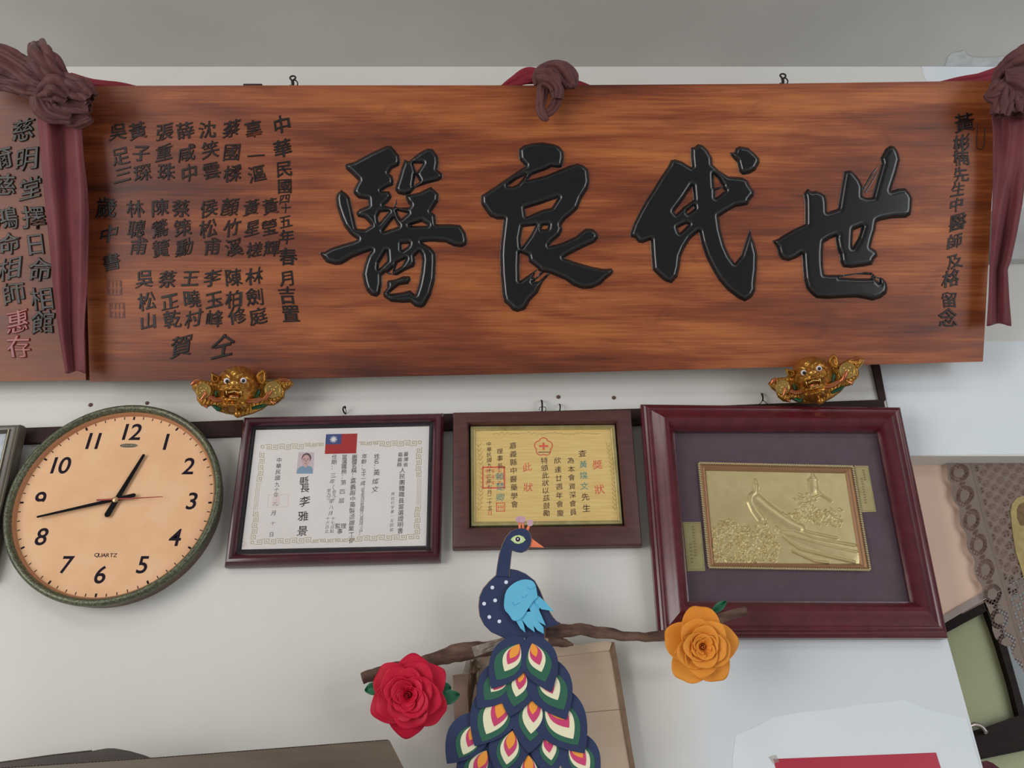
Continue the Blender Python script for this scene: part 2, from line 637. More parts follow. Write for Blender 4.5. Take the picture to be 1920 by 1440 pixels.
# ---- lace curtain
def lace():
    m = mat('grey_brown_lace', (138, 124, 117), 0.85, spec=0.1)
    nt = m.node_tree
    b = nt.nodes['Principled BSDF']
    uvn = nt.nodes.new('ShaderNodeUVMap')
    sp = nt.nodes.new('ShaderNodeSeparateXYZ')
    nt.links.new(uvn.outputs[0], sp.inputs[0])
    u = X(nt, sp.outputs[0])
    v = X(nt, sp.outputs[1])
    P = 47.0
    vf = ((v / P).fract() - 0.52) * P
    r1 = (((u - 21) / 19.0) * ((u - 21) / 19.0) + (vf / 19.0) * (vf / 19.0)).sqrt()
    vg = ((v / P + 0.5).fract() - 0.52) * P
    r2 = (((u - 22) / 9.0) * ((u - 22) / 9.0) + (vg / 5.0) * (vg / 5.0)).sqrt()
    k = 2 * math.pi / 17.0
    fine = (((u + v) * k).sin() * ((u - v) * k).sin())
    ring = r1.gt(0.52) * r1.lt(1.0)
    ring2 = r2.lt(0.75)
    inner = u.gt(51.0)
    def cells(pu, pv, ou, ov, r):
        a = ((u / pu + ou).fract() - 0.5) * pu
        b_ = ((v / pv + ov).fract() - 0.5) * pv
        return (a * a + b_ * b_).sqrt().lt(r)
    dots = (cells(26, 24, 0, 0, 8.0) + cells(26, 24, .5, .5, 8.0)).mn(1.0) * inner
    edge_m = u.lt(4.0) * ((v * 1.6).sin()).gt(0.0)
    mesh = (ring + ring2).mn(1.0)
    hole = ((mesh * fine.abs().gt(0.40)) + dots * (((u * (2 * math.pi / 13)).sin() * (v * (2 * math.pi / 13)).sin()).abs().gt(0.42))).mn(1.0)
    dark = mesh * 0.75 + dots * 0.35 + u.gt(44.0) * u.lt(47.0) * 0.3 + u.gt(49.0) * u.lt(50.5) * 0.3
    c = mixc(nt, dark.mn(1.0), (130, 115, 107), (80, 58, 52))
    weave = ((u * 2.4).sin() * (v * 2.4).sin())
    c = mixc(nt, weave * 0.2 + 0.1, c, (112, 98, 92))
    nt.links.new(c, b.inputs['Base Color'])
    tr = nt.nodes.new('ShaderNodeBsdfTransparent')
    mx = nt.nodes.new('ShaderNodeMixShader')
    nt.links.new(hole.s, mx.inputs[0])
    nt.links.new(b.outputs[0], mx.inputs[1])
    nt.links.new(tr.outputs[0], mx.inputs[2])
    nt.links.new(mx.outputs[0], nt.nodes['Material Output'].inputs[0])
    return m
LC = Plane((0, 0.034, 0))
edge = [(1772, 866), (1775, 872), (1776.5, 884), (1777, 898), (1781, 903), (1785.5, 911), (1784, 922), (1786, 933), (1791, 943), (1796, 948), (1799, 955.5), (1799.5, 973), (1801, 985), (1804.4, 991),
        (1810, 998), (1813, 1006.7), (1812, 1018), (1814, 1029), (1817.8, 1036.7), (1824, 1043), (1828, 1053), (1826.5, 1066), (1829, 1079), (1832, 1087.8), (1838, 1094), (1842, 1102), (1841, 1112), (1844.4, 1122),
        (1850, 1136), (1857, 1152), (1859, 1165), (1861, 1182), (1866, 1196), (1875, 1206), (1884, 1211), (1894.5, 1213), (1897, 1226), (1903, 1237), (1910, 1246), (1920, 1261), (1934, 1282), (1960, 1310)]
ab = LC.ab(edge + [(2060, 1310), (2060, 860)])
ev = np.array([87, 316]) / 327.8
eu = np.array([ev[1], -ev[0]])
px = np.array(edge + [(2060, 1310), (2060, 860)])
rel = px - np.array([1773, 871])
uv = np.stack([rel @ eu, rel @ ev], 1)
mb = MB()
tris = tessellate_polygon([[Vector((p[0], p[1], 0)) for p in ab]])
W = LC.w(ab)
n = len(W)
mb.add(W, [tuple(t) for t in tris], 0, uv)
lc = mb.build('lace_curtain', lace(), base=hit1(LC, 1900, 866))
tag(lc, 'grey brown lace curtain with scalloped edge hanging over the peach panel', 'curtain')
mb = MB()
ov = [(1895, 960), (1898, 945), (1906, 934), (1918, 930), (1960, 925), (1960, 1115), (1922, 1090), (1914, 1062), (1905, 1035), (1900, 1005)]
mb.spx(LC, ov, 0.0005, 0.002)
ep = mb.build('embroidered_panel', mottled('olive_gold_embroidery', (150, 132, 84), (168, 150, 98), 60, 0.8), lc)
mb = MB()
mb.spx(LC, [(1907, 955), (1912, 945), (1930, 938), (1930, 985), (1914, 985), (1908, 972)], 0.002, 0.0028)
mb.build('brown_motif', mottled('brown_thread', (98, 74, 48), (120, 94, 62), 90, 0.8), ep)

# ------------------------------------------------------------------ wooden plaques
LEAN = 29.0
PB = np.array(hit1(Plane((0, -0.060, 0)), 1000, 698))
PQ = Plane(PB, LEAN)

def wood(name, dark, mid, light, seed):
    m = mat(name, mid, 0.42, spec=0.45)
    nt = m.node_tree
    b = nt.nodes['Principled BSDF']
    uvn = nt.nodes.new('ShaderNodeUVMap')
    mp = nt.nodes.new('ShaderNodeMapping')
    mp.inputs['Location'].default_value = (seed, seed * 1.7, 0)
    nt.links.new(uvn.outputs[0], mp.inputs[0])
    co = mp.outputs[0]
    a = noise(nt, co, 3.2, 4, sc=(0.5, 2.4, 1), dist=0.5)
    g = noise(nt, co, 9.0, 5, 0.6, sc=(0.3, 3.6, 1), dist=0.5)
    fnz = noise(nt, co, 46.0, 3, 0.6, sc=(0.16, 5.0, 1), dist=0.2)
    bigf = noise(nt, co, 1.3, 3, sc=(0.5, 2.0, 1))
    f = (X(nt, a) * 0.52 + X(nt, g) * 0.28 + X(nt, fnz) * 0.20)
    c = ramp(nt, f, [(0.36, dark), (0.49, mid), (0.62, light)])
    c2 = ramp(nt, bigf, [(0.35, (206, 180, 170)), (0.6, (255, 246, 228))])
    c = mixc(nt, 0.75, c, c2, 'MULTIPLY')
    st = ramp(nt, noise(nt, co, 5.0, 4, 0.6, sc=(1.2, 2.2, 1), dist=1.2), [(0.60, (0, 0, 0)), (0.74, (255, 255, 255))])
    c = mixc(nt, X(nt, st) * 0.4, c, dark)
    nt.links.new(c, b.inputs['Base Color'])
    rr = X(nt, g) * 0.16 + 0.36
    nt.links.new(rr.s, b.inputs['Roughness'])
    bump(nt, b, X(nt, fnz) * 0.6 + X(nt, g) * 0.5, 0.08, 0.001)
    return m

M_wood = wood('oiled_camphor_wood', (76, 31, 18), (132, 66, 35), (182, 110, 60), 3.1)
M_wood2 = wood('red_brown_plank', (84, 38, 24), (112, 56, 34), (134, 74, 44), 9.4)
M_black = mat('black_lacquer', (22, 23, 25), 0.2, spec=0.5, coat=0.2)
M_ink = mat('black_carved_ink', (20, 15, 17), 0.35, spec=0.4)
M_inkd = mat('dull_brown_ink', (30, 16, 16), 0.38, spec=0.35)
M_inkg = mat('grey_black_relief_lacquer', (40, 36, 32), 0.32, spec=0.38)
M_inkr = mat('faded_red_lacquer', (134, 44, 40), 0.3, spec=0.6)

plq = thing('wooden_plaque', 'long polished wooden plaque with four big black characters below the ceiling', 'plaque', hit1(PQ, 1000, 700, -0.015))
def board(parent, px, h0, h1, m):
    ab = PQ.ab(px, h1)
    mb = MB()
    mb.slab(PQ, ab, h0, h1)
    o = mb.build('board', m, parent)
    md = o.modifiers.new('edge', 'BEVEL')
    md.width = 0.003
    md.segments = 2
    md.limit_method = 'ANGLE'
    return o
board(plq, [(152, 161), (560, 160), (1000, 160), (1450, 157), (1872, 151), (1843, 678), (1400, 690), (960, 701), (560, 710), (168, 716)], -0.032, 0.0, M_wood)

C1 = dict(o=(595, 260), s=4.362, polys=[[(225,210),(300,190),(440,115),(560,60),(605,58),(640,100),(672,140),(680,190),(665,225),(610,250),(590,285),(618,310),(628,350),(620,385),(565,405),(530,430),(590,430),(612,475),(585,515),(548,548),(625,560),(655,475),(645,555),(660,563),(750,560),(757,548),(735,520),(716,468),(760,455),(830,440),(930,393),(955,415),(997,455),(992,510),(960,560),(935,600),(968,625),(975,700),(1080,698),(1170,705),(1215,770),(1228,830),(1222,870),(1180,890),(1110,880),(1050,850),(930,843),(860,850),(930,890),(970,940),(972,1010),(965,1150),(930,1280),(880,1370),(850,1385),(800,1375),(760,1340),(700,1345),(600,1335),(545,1295),(535,1265),(570,1220),(570,1160),(640,1150),(700,1125),(755,1125),(768,1145),(745,1190),(670,1200),(600,1255),(590,1270),(700,1255),(760,1240),(800,1275),(825,1200),(845,1100),(855,1000),(850,960),(835,930),(800,965),(805,1010),(790,1050),(720,1080),(650,1120),(580,1110),(560,1095),(530,1120),(530,1190),(515,1270),(485,1295),(440,1285),(400,1240),(380,1180),(368,1110),(385,1030),(410,960),(440,920),(380,940),(290,975),(200,1030),(150,1035),(75,1015),(35,960),(15,930),(60,925),(110,895),(200,865),(290,840),(325,825),(270,785),(220,720),(190,650),(160,560),(150,490),(160,450),(195,418),(240,450),(268,485),(285,560),(305,650),(325,735),(390,740),(440,710),(390,655),(330,640),(316,605),(345,575),(415,548),(412,500),(340,492),(310,465),(290,435),(310,390),(335,345),(280,290),(235,250)],
    [(710,170),(750,185),(830,115),(900,80),(945,85),(990,150),(995,200),(985,255),(1025,290),(1025,325),(985,350),(900,370),(800,405),(765,450),(715,465),(660,455),(632,415),(660,330),(680,260),(700,210)]],
    holes=[[(515,605),(580,600),(505,690),(500,640)], [(655,592),(735,612),(685,655),(668,630)], [(625,655),(660,718),(545,758),(590,700)], [(760,712),(855,683),(900,710)], [(695,865),(745,862),(735,885),(695,912)],
           [(565,925),(570,1000),(505,1065),(510,1020),(545,960)], [(655,1020),(720,985),(690,1040),(640,1075)], [(588,1092),(620,1060),(610,1107)], [(790,205),(858,207),(812,278)], [(806,300),(834,352),(792,388)]])
C2 = dict(o=(890, 255), s=4.237, polys=[[(350,105),(390,75),(450,58),(540,50),(620,62),(670,80),(708,125),(712,180),(695,250),(665,255),(610,250),(560,275),(510,292),(460,310),(420,350),(560,315),(690,262),(750,235),(820,218),(870,235),(905,270),(915,370),(900,420),(850,500),(820,580),(760,635),(720,665),(690,710),(700,740),(680,790),(620,840),(595,875),(700,845),(800,800),(880,735),(940,738),(975,770),(985,810),(950,850),(860,890),(760,940),(710,970),(800,1000),(920,1035),(1020,1055),(1090,1052),(1105,1075),(1080,1110),(1040,1140),(1000,1180),(930,1212),(860,1217),(790,1195),(720,1145),(600,1095),(540,1160),(500,1250),(440,1310),(400,1380),(340,1400),(300,1385),(270,1350),(235,1320),(220,1260),(213,1180),(205,1100),(200,950),(205,860),(215,780),(228,665),(180,665),(120,640),(90,600),(50,540),(48,475),(150,410),(280,320),(400,240),(355,190),(350,150)]],
    holes=[[(265,398),(330,350),(400,316),(372,350),(340,384),(300,402)], [(402,580),(520,545),(660,495),(610,570),(540,585),(412,640)], [(385,725),(480,715),(440,790),(372,885),(367,820)], [(542,715),(580,712),(575,737),(533,742)],
           [(362,930),(420,955),(430,1000),(500,1055),(440,1095),(360,1150),(358,1040)], [(495,1062),(522,1078),(485,1130),(463,1122)], [(550,1085),(582,1090),(510,1150),(468,1162)]])
C3 = dict(o=(1170, 255), s=4.5, polys=[[(620,68),(660,75),(700,110),(745,185),(748,240),(800,290),(880,340),(1000,350),(1045,375),(1060,415),(1098,470),(1095,505),(1060,545),(1045,580),(1010,590),(940,600),(870,640),(800,685),(815,790),(850,920),(890,1010),(935,1072),(985,1010),(1020,900),(1040,840),(1065,770),(1075,850),(1100,900),(1125,1000),(1122,1130),(1108,1250),(1110,1300),(1080,1360),(1020,1398),(960,1370),(870,1300),(800,1220),(740,1120),(690,1020),(650,900),(630,810),(560,870),(510,950),(480,1020),(470,1110),(450,1190),(400,1245),(340,1225),(290,1180),(240,1130),(230,1020),(222,880),(160,905),(120,900),(90,860),(55,855),(50,825),(80,740),(130,640),(180,550),(240,460),(300,360),(370,260),(395,205),(430,195),(490,215),(570,265),(562,180),(562,100),(600,90)],
    [(890,140),(930,140),(940,105),(975,85),(1050,100),(1095,140),(1140,185),(1145,225),(1110,290),(1060,320),(1000,330),(970,300),(950,220),(915,185)]],
    holes=[[(425,640),(500,540),(575,425),(585,540),(500,600),(440,660)], [(530,640),(585,590),(590,615),(540,655)], [(455,778),(520,745),(540,750),(470,818)], [(757,330),(790,360),(828,425),(763,437)], [(773,460),(830,440),(847,465),(790,510),(773,522)]])
C4 = dict(o=(1440, 260), s=4.645, polys=[[(350,432),(375,460),(420,455),(470,475),(500,495),(512,560),(515,640),(560,625),(605,610),(620,520),(640,400),(662,285),(720,275),(760,310),(800,360),(825,420),(822,500),(860,515),(905,510),(940,380),(985,220),(975,180),(1020,90),(1060,62),(1100,65),(1130,110),(1150,185),(1120,300),(1070,455),(1130,435),(1195,430),(1235,475),(1255,520),(1250,620),(1240,665),(1200,690),(1080,695),(980,715),(945,730),(935,800),(910,880),(895,945),(940,975),(955,1020),(920,1060),(905,1100),(830,1115),(720,1128),(650,1120),(628,1070),(620,1010),(600,960),(585,880),(590,855),(540,875),(485,910),(478,1000),(480,1100),(490,1180),(520,1185),(650,1185),(850,1162),(905,1165),(940,1200),(1000,1215),(1030,1250),(1042,1300),(1030,1350),(980,1390),(910,1412),(830,1395),(760,1385),(640,1390),(520,1398),(420,1390),(370,1350),(330,1300),(310,1220),(300,1100),(295,1010),(250,1040),(180,1068),(120,1055),(90,1010),(75,950),(35,890),(80,875),(150,830),(240,780),(320,745),(320,650),(318,540),(308,485),(330,450)],
    [(822,440),(900,300),(985,205),(908,322),(834,452)], [(840,470),(930,320),(975,240),(938,332),(848,480)]],
    holes=[[(742,800),(812,773),(785,862),(735,948),(738,860)], [(620,1207),(760,1183),(900,1186),(890,1216),(780,1216)], [(928,1214),(962,1218),(965,1252)]])

for C in (C1, C2, C3, C4):
    polys = [zm(q, *C['o'], C['s']) for q in C['polys']]
    holes = [zm(q, *C['o'], C['s']) for q in C['holes']]
    GX, GY, S = sdf(polys, holes, 4, 0.9)
    q = np.clip((S - 1.6) / 9.0, 0, 1)
    H = 0.0006 + 0.0085 * np.sqrt(1 - (1 - q) ** 2) 
    H = np.where(S < 1.6, 0.0006 * S / 1.6, H)
    # soften the relief a little
    for _ in range(2):
        Hs = H.copy()
        Hs[1:-1, 1:-1] = (H[1:-1, 1:-1] * 4 + H[:-2, 1:-1] + H[2:, 1:-1] + H[1:-1, :-2] + H[1:-1, 2:]) / 8
        H = np.where(S > 0.9, Hs, H)
    mb = MB()
    relief(mb, PQ, GX, GY, H, S > -0.8, 0.0)
    mb.build('carved_character', M_black, plq, smooth=60)

KP = (0.03, 0.016, -0.003)
KT = (0.02, 0.012, 0.0)
ins = [("中", (527.5,235)), ("華", (530,278)), ("民", (533,317)), ("國", (533,349)), ("四", (534,373)), ("十", (535,390)), ("五", (535,415)), ("年", (536,443)), ("春", (538,482)), ("月", (540,520)), ("吉", (540,553)), ("置", (544,589))]
cols = [
 ("辜一漚", [(475,244),(479,292),(481,327)]), ("蔡國樑", [(434.5,241.5),(434.5,284),(438,323.6)]), ("沈笑雲", [(390,244),(394,281),(395,320)]), ("薛咸中", [(346,244),(351,287),(353.6,325)]),
 ("張重珠", [(306.6,247),(309,286),(312,322)]), ("黃子琛", [(258,245),(266,287),(269,323.6)]), ("吳足三", [(220,248),(225.6,292),(229,327)]),
 ("黃瑩輝", [(505.6,386),(505.6,425),(510,465)]), ("黃星槎", [(472,388),(473,427.5),(477,467)]), ("顏竹溪", [(432,388),(436,427.5),(439,463.6)]), ("侯松甫", [(391,390),(392,427.5),(397,462.5)]),
 ("蔡策勳", [(341.6,390),(342.7,427.5),(346,463.6)]), ("陳鶯簧", [(299,390),(300,427.5),(303,464.7)]), ("林聰甫", [(254,390),(256,427.5),(259.5,462.5)]),
 ("林劍庭", [(479,517),(479,557),(484,592)]), ("陳柏修", [(439,520),(440,559),(446.6,593)]), ("李玉峰", [(398.5,520),(399.5,562.7),(403,596.6)]), ("王曉村", [(356,521),(361,560.5),(362,596.6)]),
 ("蔡正乾", [(316,524),(317.5,566),(323,600)]), ("吳松山", [(269,524),(276,566),(279,601)])]
def insc(name, items, m, key=KP, h=0.0002, parent=None, lab=None):
    mb = MB()
    for ch, (u, v), s in items:
        put_glyph(mb, PQ, ch, u, v, s, h, key, 0, 1.0)
    o = mb.build(name, m, parent)
    if lab:
        o['label'] = lab
    return o
SZ = {'四': 21, '十': 19, '五': 25, '年': 30, '國': 29, '民': 33, '月': 31}
load_glyphs("".join(c for c, p in ins) + "".join(c for c, p in cols) + "歲中書仝賀黃彬楠先生中醫師及格留念慈明堂擇日命相館爾慈鴻命相師惠存", *KP)
insc('date_inscription', [(c, p, SZ.get(c, 35)) for c, p in ins], M_ink, parent=plq)
for t, ps in cols:
    insc('name_inscription', [(c, p, 31 if ps[0][0] > 460 and 380 < ps[0][1] < 400 else 34) for c, p in zip(t, ps)], M_inkd if ps[0][1] < 500 else M_ink, parent=plq)
insc('congratulation_inscription', [("仝", (417,649), 46), ("賀", (341.6,649), 42)], M_ink, parent=plq)
insc('signature_inscription', [("歲", (197,388), 40), ("中", (205,438), 36), ("書", (209,491), 34)], M_ink, parent=plq)
R_ = [("黃",(1806,230),38), ("彬",(1805,267),32), ("楠",(1801.5,297),31), ("先",(1800,329),30), ("生",(1796,356),28), ("中",(1794,383),29), ("醫",(1794,417.6),34), ("師",(1789.5,452.7),30), ("及",(1789.5,489.5),30), ("格",(1784,523),34), ("留",(1781,561),31), ("念",(1779,596.5),36)]
insc('dedication_inscription', R_, M_inkd, parent=plq)
M_seal = mat('carved_seal_red_brown', (96, 34, 24), 0.4)
for cx, cy, s in ((214, 539.5, 28), (219, 582, 29)):
    mb = MB()
    q = [(cx - s / 2, cy - s / 2), (cx + s / 2, cy - s / 2), (cx + s / 2 + 1, cy + s / 2), (cx - s / 2 + 1.5, cy + s / 2)]
    i_ = [(cx - s / 2 + 1.6, cy - s / 2 + 1.6), (cx + s / 2 - 1.6, cy - s / 2 + 1.6), (cx + s / 2 - .6, cy + s / 2 - 1.6), (cx - s / 2 + 3, cy + s / 2 - 1.6)]
    mb.spx(PQ, q, -0.001, 0.0006, 0, [i_])
    for k in range(2):
        for j in range(4):
            x = cx - s / 2 + 4.5 + j * (s - 7) / 3
            y = cy - s / 4 + k * s / 2
            mb.spx(PQ, [(x - .7, y - s * .18), (x + .7, y - s * .18), (x + .7, y + s * .18), (x - .7, y + s * .18)], -0.001, 0.0006)
            mb.spx(PQ, [(x - 1.6, y - s * .1 + j), (x + 2.4, y - s * .1 + j), (x + 2.4, y - s * .1 + j + 1.1), (x - 1.6, y - s * .1 + j + 1.1)], -0.001, 0.0006)
    mb.build('seal', M_seal, plq)
mb = MB()
mb.tube([hit1(PQ, u, v, 0.0003) for u, v in [(1832, 232), (1831, 262), (1831, 276), (1836, 280), (1842, 279), (1845, 270), (1846, 240)]], 0.0008, 6)
mb.build('seal', M_inkd, plq)

pl2 = thing('wooden_plaque', 'red brown wooden plaque partly hidden, with raised grey black writing and two red characters', 'plaque', hit1(PQ, 40, 714, -0.03))
ab = [(-330, 168), (-100, 166), (146, 162), (161, 713), (-100, 716), (-330, 718)]
mb = MB()
mb.slab(PQ, PQ.ab(ab, -0.004), -0.034, -0.004)
mb.build('board', M_wood2, pl2)
KR = (0.04, 0.022, -0.004)
load_glyphs("慈明堂擇日命相館爾鴻師惠存", *KR)
insc('carved_inscription', list(zip("慈明堂擇日命相館", [(46,241.5),(51.5,300.5),(57,352),(62.6,407),(68,459),(73.6,506.6),(79,558),(84.7,606)], [44,46,44,46,42,46,46,46])), M_inkg, KR, -0.0035, pl2)
insc('carved_inscription', list(zip("爾慈鴻命相師", [(2,298),(7,348),(11,407),(17,455),(20,503),(26,551)], [44]*6)), M_inkg, KR, -0.0035, pl2)
insc('carved_inscription', list(zip("惠存", [(33,602),(38.7,650)], [44, 46])), M_inkr, KR, -0.0035, pl2, 'faded red characters')

# ------------------------------------------------------------------ silk ribbons
def silk(name, c1, c2):
    m = mat(name, c1, 0.55, spec=0.25, sheen=0.12)
    nt = m.node_tree
    b = nt.nodes['Principled BSDF']
    f = noise(nt, coord(nt), 14, 4)
    nt.links.new(ramp(nt, f, [(0.35, c1), (0.65, c2)]), b.inputs['Base Color'])
    bump(nt, b, noise(nt, coord(nt), 60, 4), 0.12, 0.003)
    return m
M_silk = silk('faded_maroon_silk', (98, 42, 50), (112, 52, 56))
M_silkb = silk('dusty_brown_silk', (80, 44, 44), (96, 56, 54))
M_silkr = silk('crimson_silk', (128, 30, 46), (146, 40, 52))

def tail(parent, rows, amp, pleats, h, phase=0.0, m=None, name='tail', nr=90, nc=48):
    """hanging strip: rows of (y, left x, right x); pleats run down its length"""
    R = np.array(rows, float)
    ys = np.linspace(R[0, 0], R[-1, 0], nr)
    xl = np.interp(ys, R[:, 0], R[:, 1])
    xr = np.interp(ys, R[:, 0], R[:, 2])
    G = np.zeros((nr, nc, 3))
    for i in range(nr):
        s = i / (nr - 1)
        t = np.linspace(0, 1, nc)
        ph = phase + 0.9 * math.sin(2.2 * s + phase) 
        z = amp * (np.sin(2 * math.pi * pleats * t + ph) * 0.6 + 0.4 * np.sin(2 * math.pi * (pleats * 1.7) * t - 1.3 * ph + 2.0 * s) + 0.25 * np.sin(9 * s + 5 * t + phase))
        z = z * (0.65 + 0.35 * math.sin(math.pi * min(1, s * 1.3))) * (0.35 + 0.65 * np.sin(math.pi * np.clip(t, 0.03, .97)) ** .5)
        xs = xl[i] + (xr[i] - xl[i]) * t
        yj = ys[i] + (2.5 * np.sin(2 * math.pi * pleats * t + ph) if i == nr - 1 else 0)
        uv = np.stack([xs, np.full(nc, 1.0) * yj], 1)
        hh = h + z
        d = rays(uv)
        p0 = PQ.P0 + hh[:, None] * PQ.n
        sc = ((p0 - CAMn) @ PQ.n) / (d @ PQ.n)
        G[i] = CAMn + d * sc[:, None]
    mb = MB()
    mb.grid(G)
    return mb.build(name, m, parent, smooth=75, solid=0.0015)

def bunch(mb, path, rads, h, grooves=5, depth=0.3, seed=0, flat=0.75, hs=None):
    """a gathered loop of cloth: tube along pixels with lengthwise folds"""
    P = np.array(path, float)
    k = len(P)
    tt = np.linspace(0, k - 1, (k - 1) * 10 + 1)
    # smooth interpolation
    def cr(vals, t):
        i = int(min(max(math.floor(t), 0), k - 2))
        f = t - i
        a, b, c, d = vals[max(i - 1, 0)], vals[i], vals[i + 1], vals[min(i + 2, k - 1)]
        return 0.5 * ((2 * b) + (-a + c) * f + (2 * a - 5 * b + 4 * c - d) * f * f + (-a + 3 * b - 3 * c + d) * f ** 3)
    rg = np.random.RandomState(seed)
    ph = rg.rand(3) * 6.28
    pts, rr = [], []
    for t in tt:
        p = cr(P, t)
        hh = h if hs is None else cr(np.array(hs, float), t)
        w_ = hit1(PQ, p[0], p[1], hh)
        r = cr(np.array(rads, float), t) * PQ.mpp(p[0], p[1], hh)
        pts.append(w_)
        def rad(a, r=r, t=t):
            g = (abs(math.cos(.5 * (grooves + 1) * a + ph[0] + 0.9 * math.sin(1.1 * t + ph[1]))) * 2 - 1.2) * 0.75 + (abs(math.cos(.5 * (grooves + 3) * a + ph[2] - 0.9 * t)) * 2 - 1.2) * 0.45
            return r * (1.04 + 1.25 * depth * g + 0.10 * math.sin(2.3 * t + ph[1] + a))
        rr.append(rad)
    mb.tube(pts, rr, 84, 0, False, (PQ.n, flat))

TX = bpy.data.textures.new('crumple', 'CLOUDS')
TX.noise_scale = .04
TX.noise_depth = 2
def crumple(o, k=.009):
    md = o.modifiers.new('crumple', 'DISPLACE')
    md.texture = TX
    md.texture_coords = 'GLOBAL'
    md.strength = k
    md.mid_level = .5
rb1 = thing('silk_ribbon', 'dusty maroon silk ribbon knotted over the gap between the two plaques', 'ribbon', hit1(PQ, 110, 200, 0.03), 'silk ribbons on the plaques')
tail(rb1, [(195, 68, 150), (230, 71, 152), (300, 78, 158), (350, 82, 164), (400, 87, 167), (470, 94, 166), (530, 99, 164), (600, 107, 159), (640, 113, 158), (698, 123, 160)], 0.017, 1.05, 0.040, 0.6, M_silk)
mb = MB()
bunch(mb, [(72, 90), (78, 108), (92, 128), (112, 148), (122, 160)], [16, 22, 21, 17, 12], .075, 4, .25, 1, hs=[.06, .085, .09, .08, .06])
bunch(mb, [(100, 160), (64, 142), (30, 122), (-10, 108), (-50, 105)], [16, 20, 19, 20, 16], .07, 5, .3, 2)
bunch(mb, [(90, 170), (55, 168), (20, 158), (-30, 150), (-60, 150)], [15, 15, 12, 12, 9], .06, 4, .3, 3)
bunch(mb, [(96, 150), (128, 160), (150, 170), (166, 180), (172, 185)], [16, 18, 18, 15, 12], .085, 4, .28, 4)
bunch(mb, [(108, 180), (130, 192), (152, 198), (170, 201)], [13, 15, 13, 9], .07, 4, .25, 5)
bunch(mb, [(92, 168), (88, 188), (100, 205), (116, 214), (136, 220)], [20, 24, 20, 15, 10], .062, 5, .28, 6)
bunch(mb, [(72, 178), (92, 168), (112, 170), (132, 184)], [8, 20, 22, 10], .09, 5, .28, 7)
bunch(mb, [(120, 220), (140, 228), (156, 222), (166, 214)], [8, 11, 12, 11], .05, 4, .25, 8)
crumple(mb.build('knot', M_silkb, rb1, smooth=70, solid=.0013), .007)
mb = MB()
bunch(mb, [(130, 150), (170, 158), (215, 162), (262, 166)], [12, 10, 8, 3], -0.055, 3, .2, 9, .4)
mb.build('swag', M_silkr, rb1, smooth=75)

rb2 = thing('silk_ribbon', 'small dusty brown silk ribbon knot at the middle of the plaque top edge', 'ribbon', hit1(PQ, 1035, 170, 0.02), 'silk ribbons on the plaques')
mb = MB()
bunch(mb, [(1012, 160), (1014, 144), (1026, 130), (1046, 128), (1062, 142), (1072, 160), (1074, 166)], [9, 13, 12, 14, 15, 11, 4], .03, 4, .26, 11)
bunch(mb, [(1004, 140), (1022, 142), (1036, 152), (1048, 162)], [7, 11, 12, 7], .045, 4, .28, 12)
bunch(mb, [(1018, 152), (1034, 156), (1046, 168), (1046, 186)], [8, 10, 10, 7], .05, 4, .28, 13)
bunch(mb, [(1020, 150), (1017, 175), (1014, 200), (1019, 216), (1026, 225)], [9, 8, 7, 6, 2], .035, 3, .25, 14)
bunch(mb, [(1038, 165), (1043, 184), (1035, 205), (1022, 216), (1024, 226)], [9, 8, 7, 6, 2], .03, 3, .25, 15)
crumple(mb.build('knot', M_silkb, rb2, smooth=70, solid=.0013), .007)
mb = MB()
bunch(mb, [(940, 166), (960, 154), (985, 144), (1008, 144), (1020, 152)], [4, 9, 13, 13, 10], -0.052, 3, .25, 16, .4)
bunch(mb, [(1068, 158), (1084, 158), (1108, 163)], [9, 7, 2], -0.05, 3, .2, 17, .4)
mb.build('swag', M_silkr, rb2, smooth=75)

rb3 = thing('silk_ribbon', 'dusty maroon silk ribbon hanging over the plaque end beside the dedication writing', 'ribbon', hit1(PQ, 1885, 200, 0.03), 'silk ribbons on the plaques')
tail(rb3, [(195, 1858, 1925), (250, 1862, 1926), (320, 1862, 1924), (380, 1861, 1917), (440, 1859, 1906), (490, 1856, 1895), (505, 1855, 1889), (560, 1853, 1892), (609, 1850, 1896)], 0.016, 1.0, 0.034, 2.4, M_silk)
mb = MB()
bunch(mb, [(1872, 158), (1882, 138), (1900, 122), (1925, 112), (1960, 108)], [10, 15, 20, 22, 20], .06, 4, .25, 21)
bunch(mb, [(1880, 150), (1902, 150), (1925, 158), (1955, 170)], [14, 20, 22, 18], .075, 5, .26, 22)
bunch(mb, [(1884, 160), (1868, 172), (1858, 180), (1845, 182)], [14, 15, 11, 2], .07, 4, .22, 23)
bunch(mb, [(1888, 158), (1884, 180), (1878, 200), (1874, 217)], [14, 16, 15, 14], .07, 5, .26, 24)
bunch(mb, [(1900, 160), (1906, 182), (1908, 200), (1906, 214)], [14, 17, 17, 17], .065, 5, .26, 25)
bunch(mb, [(1915, 165), (1930, 190), (1940, 215)], [14, 20, 14], .06, 5, .26, 26)
crumple(mb.build('knot', M_silkb, rb3, smooth=70, solid=.0013), .007)
mb = MB()
bunch(mb, [(1752, 157), (1790, 152), (1830, 147), (1860, 140), (1880, 135)], [2, 5, 8, 11, 12], -0.052, 3, .22, 27, .4)
mb.build('swag', M_silkr, rb3, smooth=75)

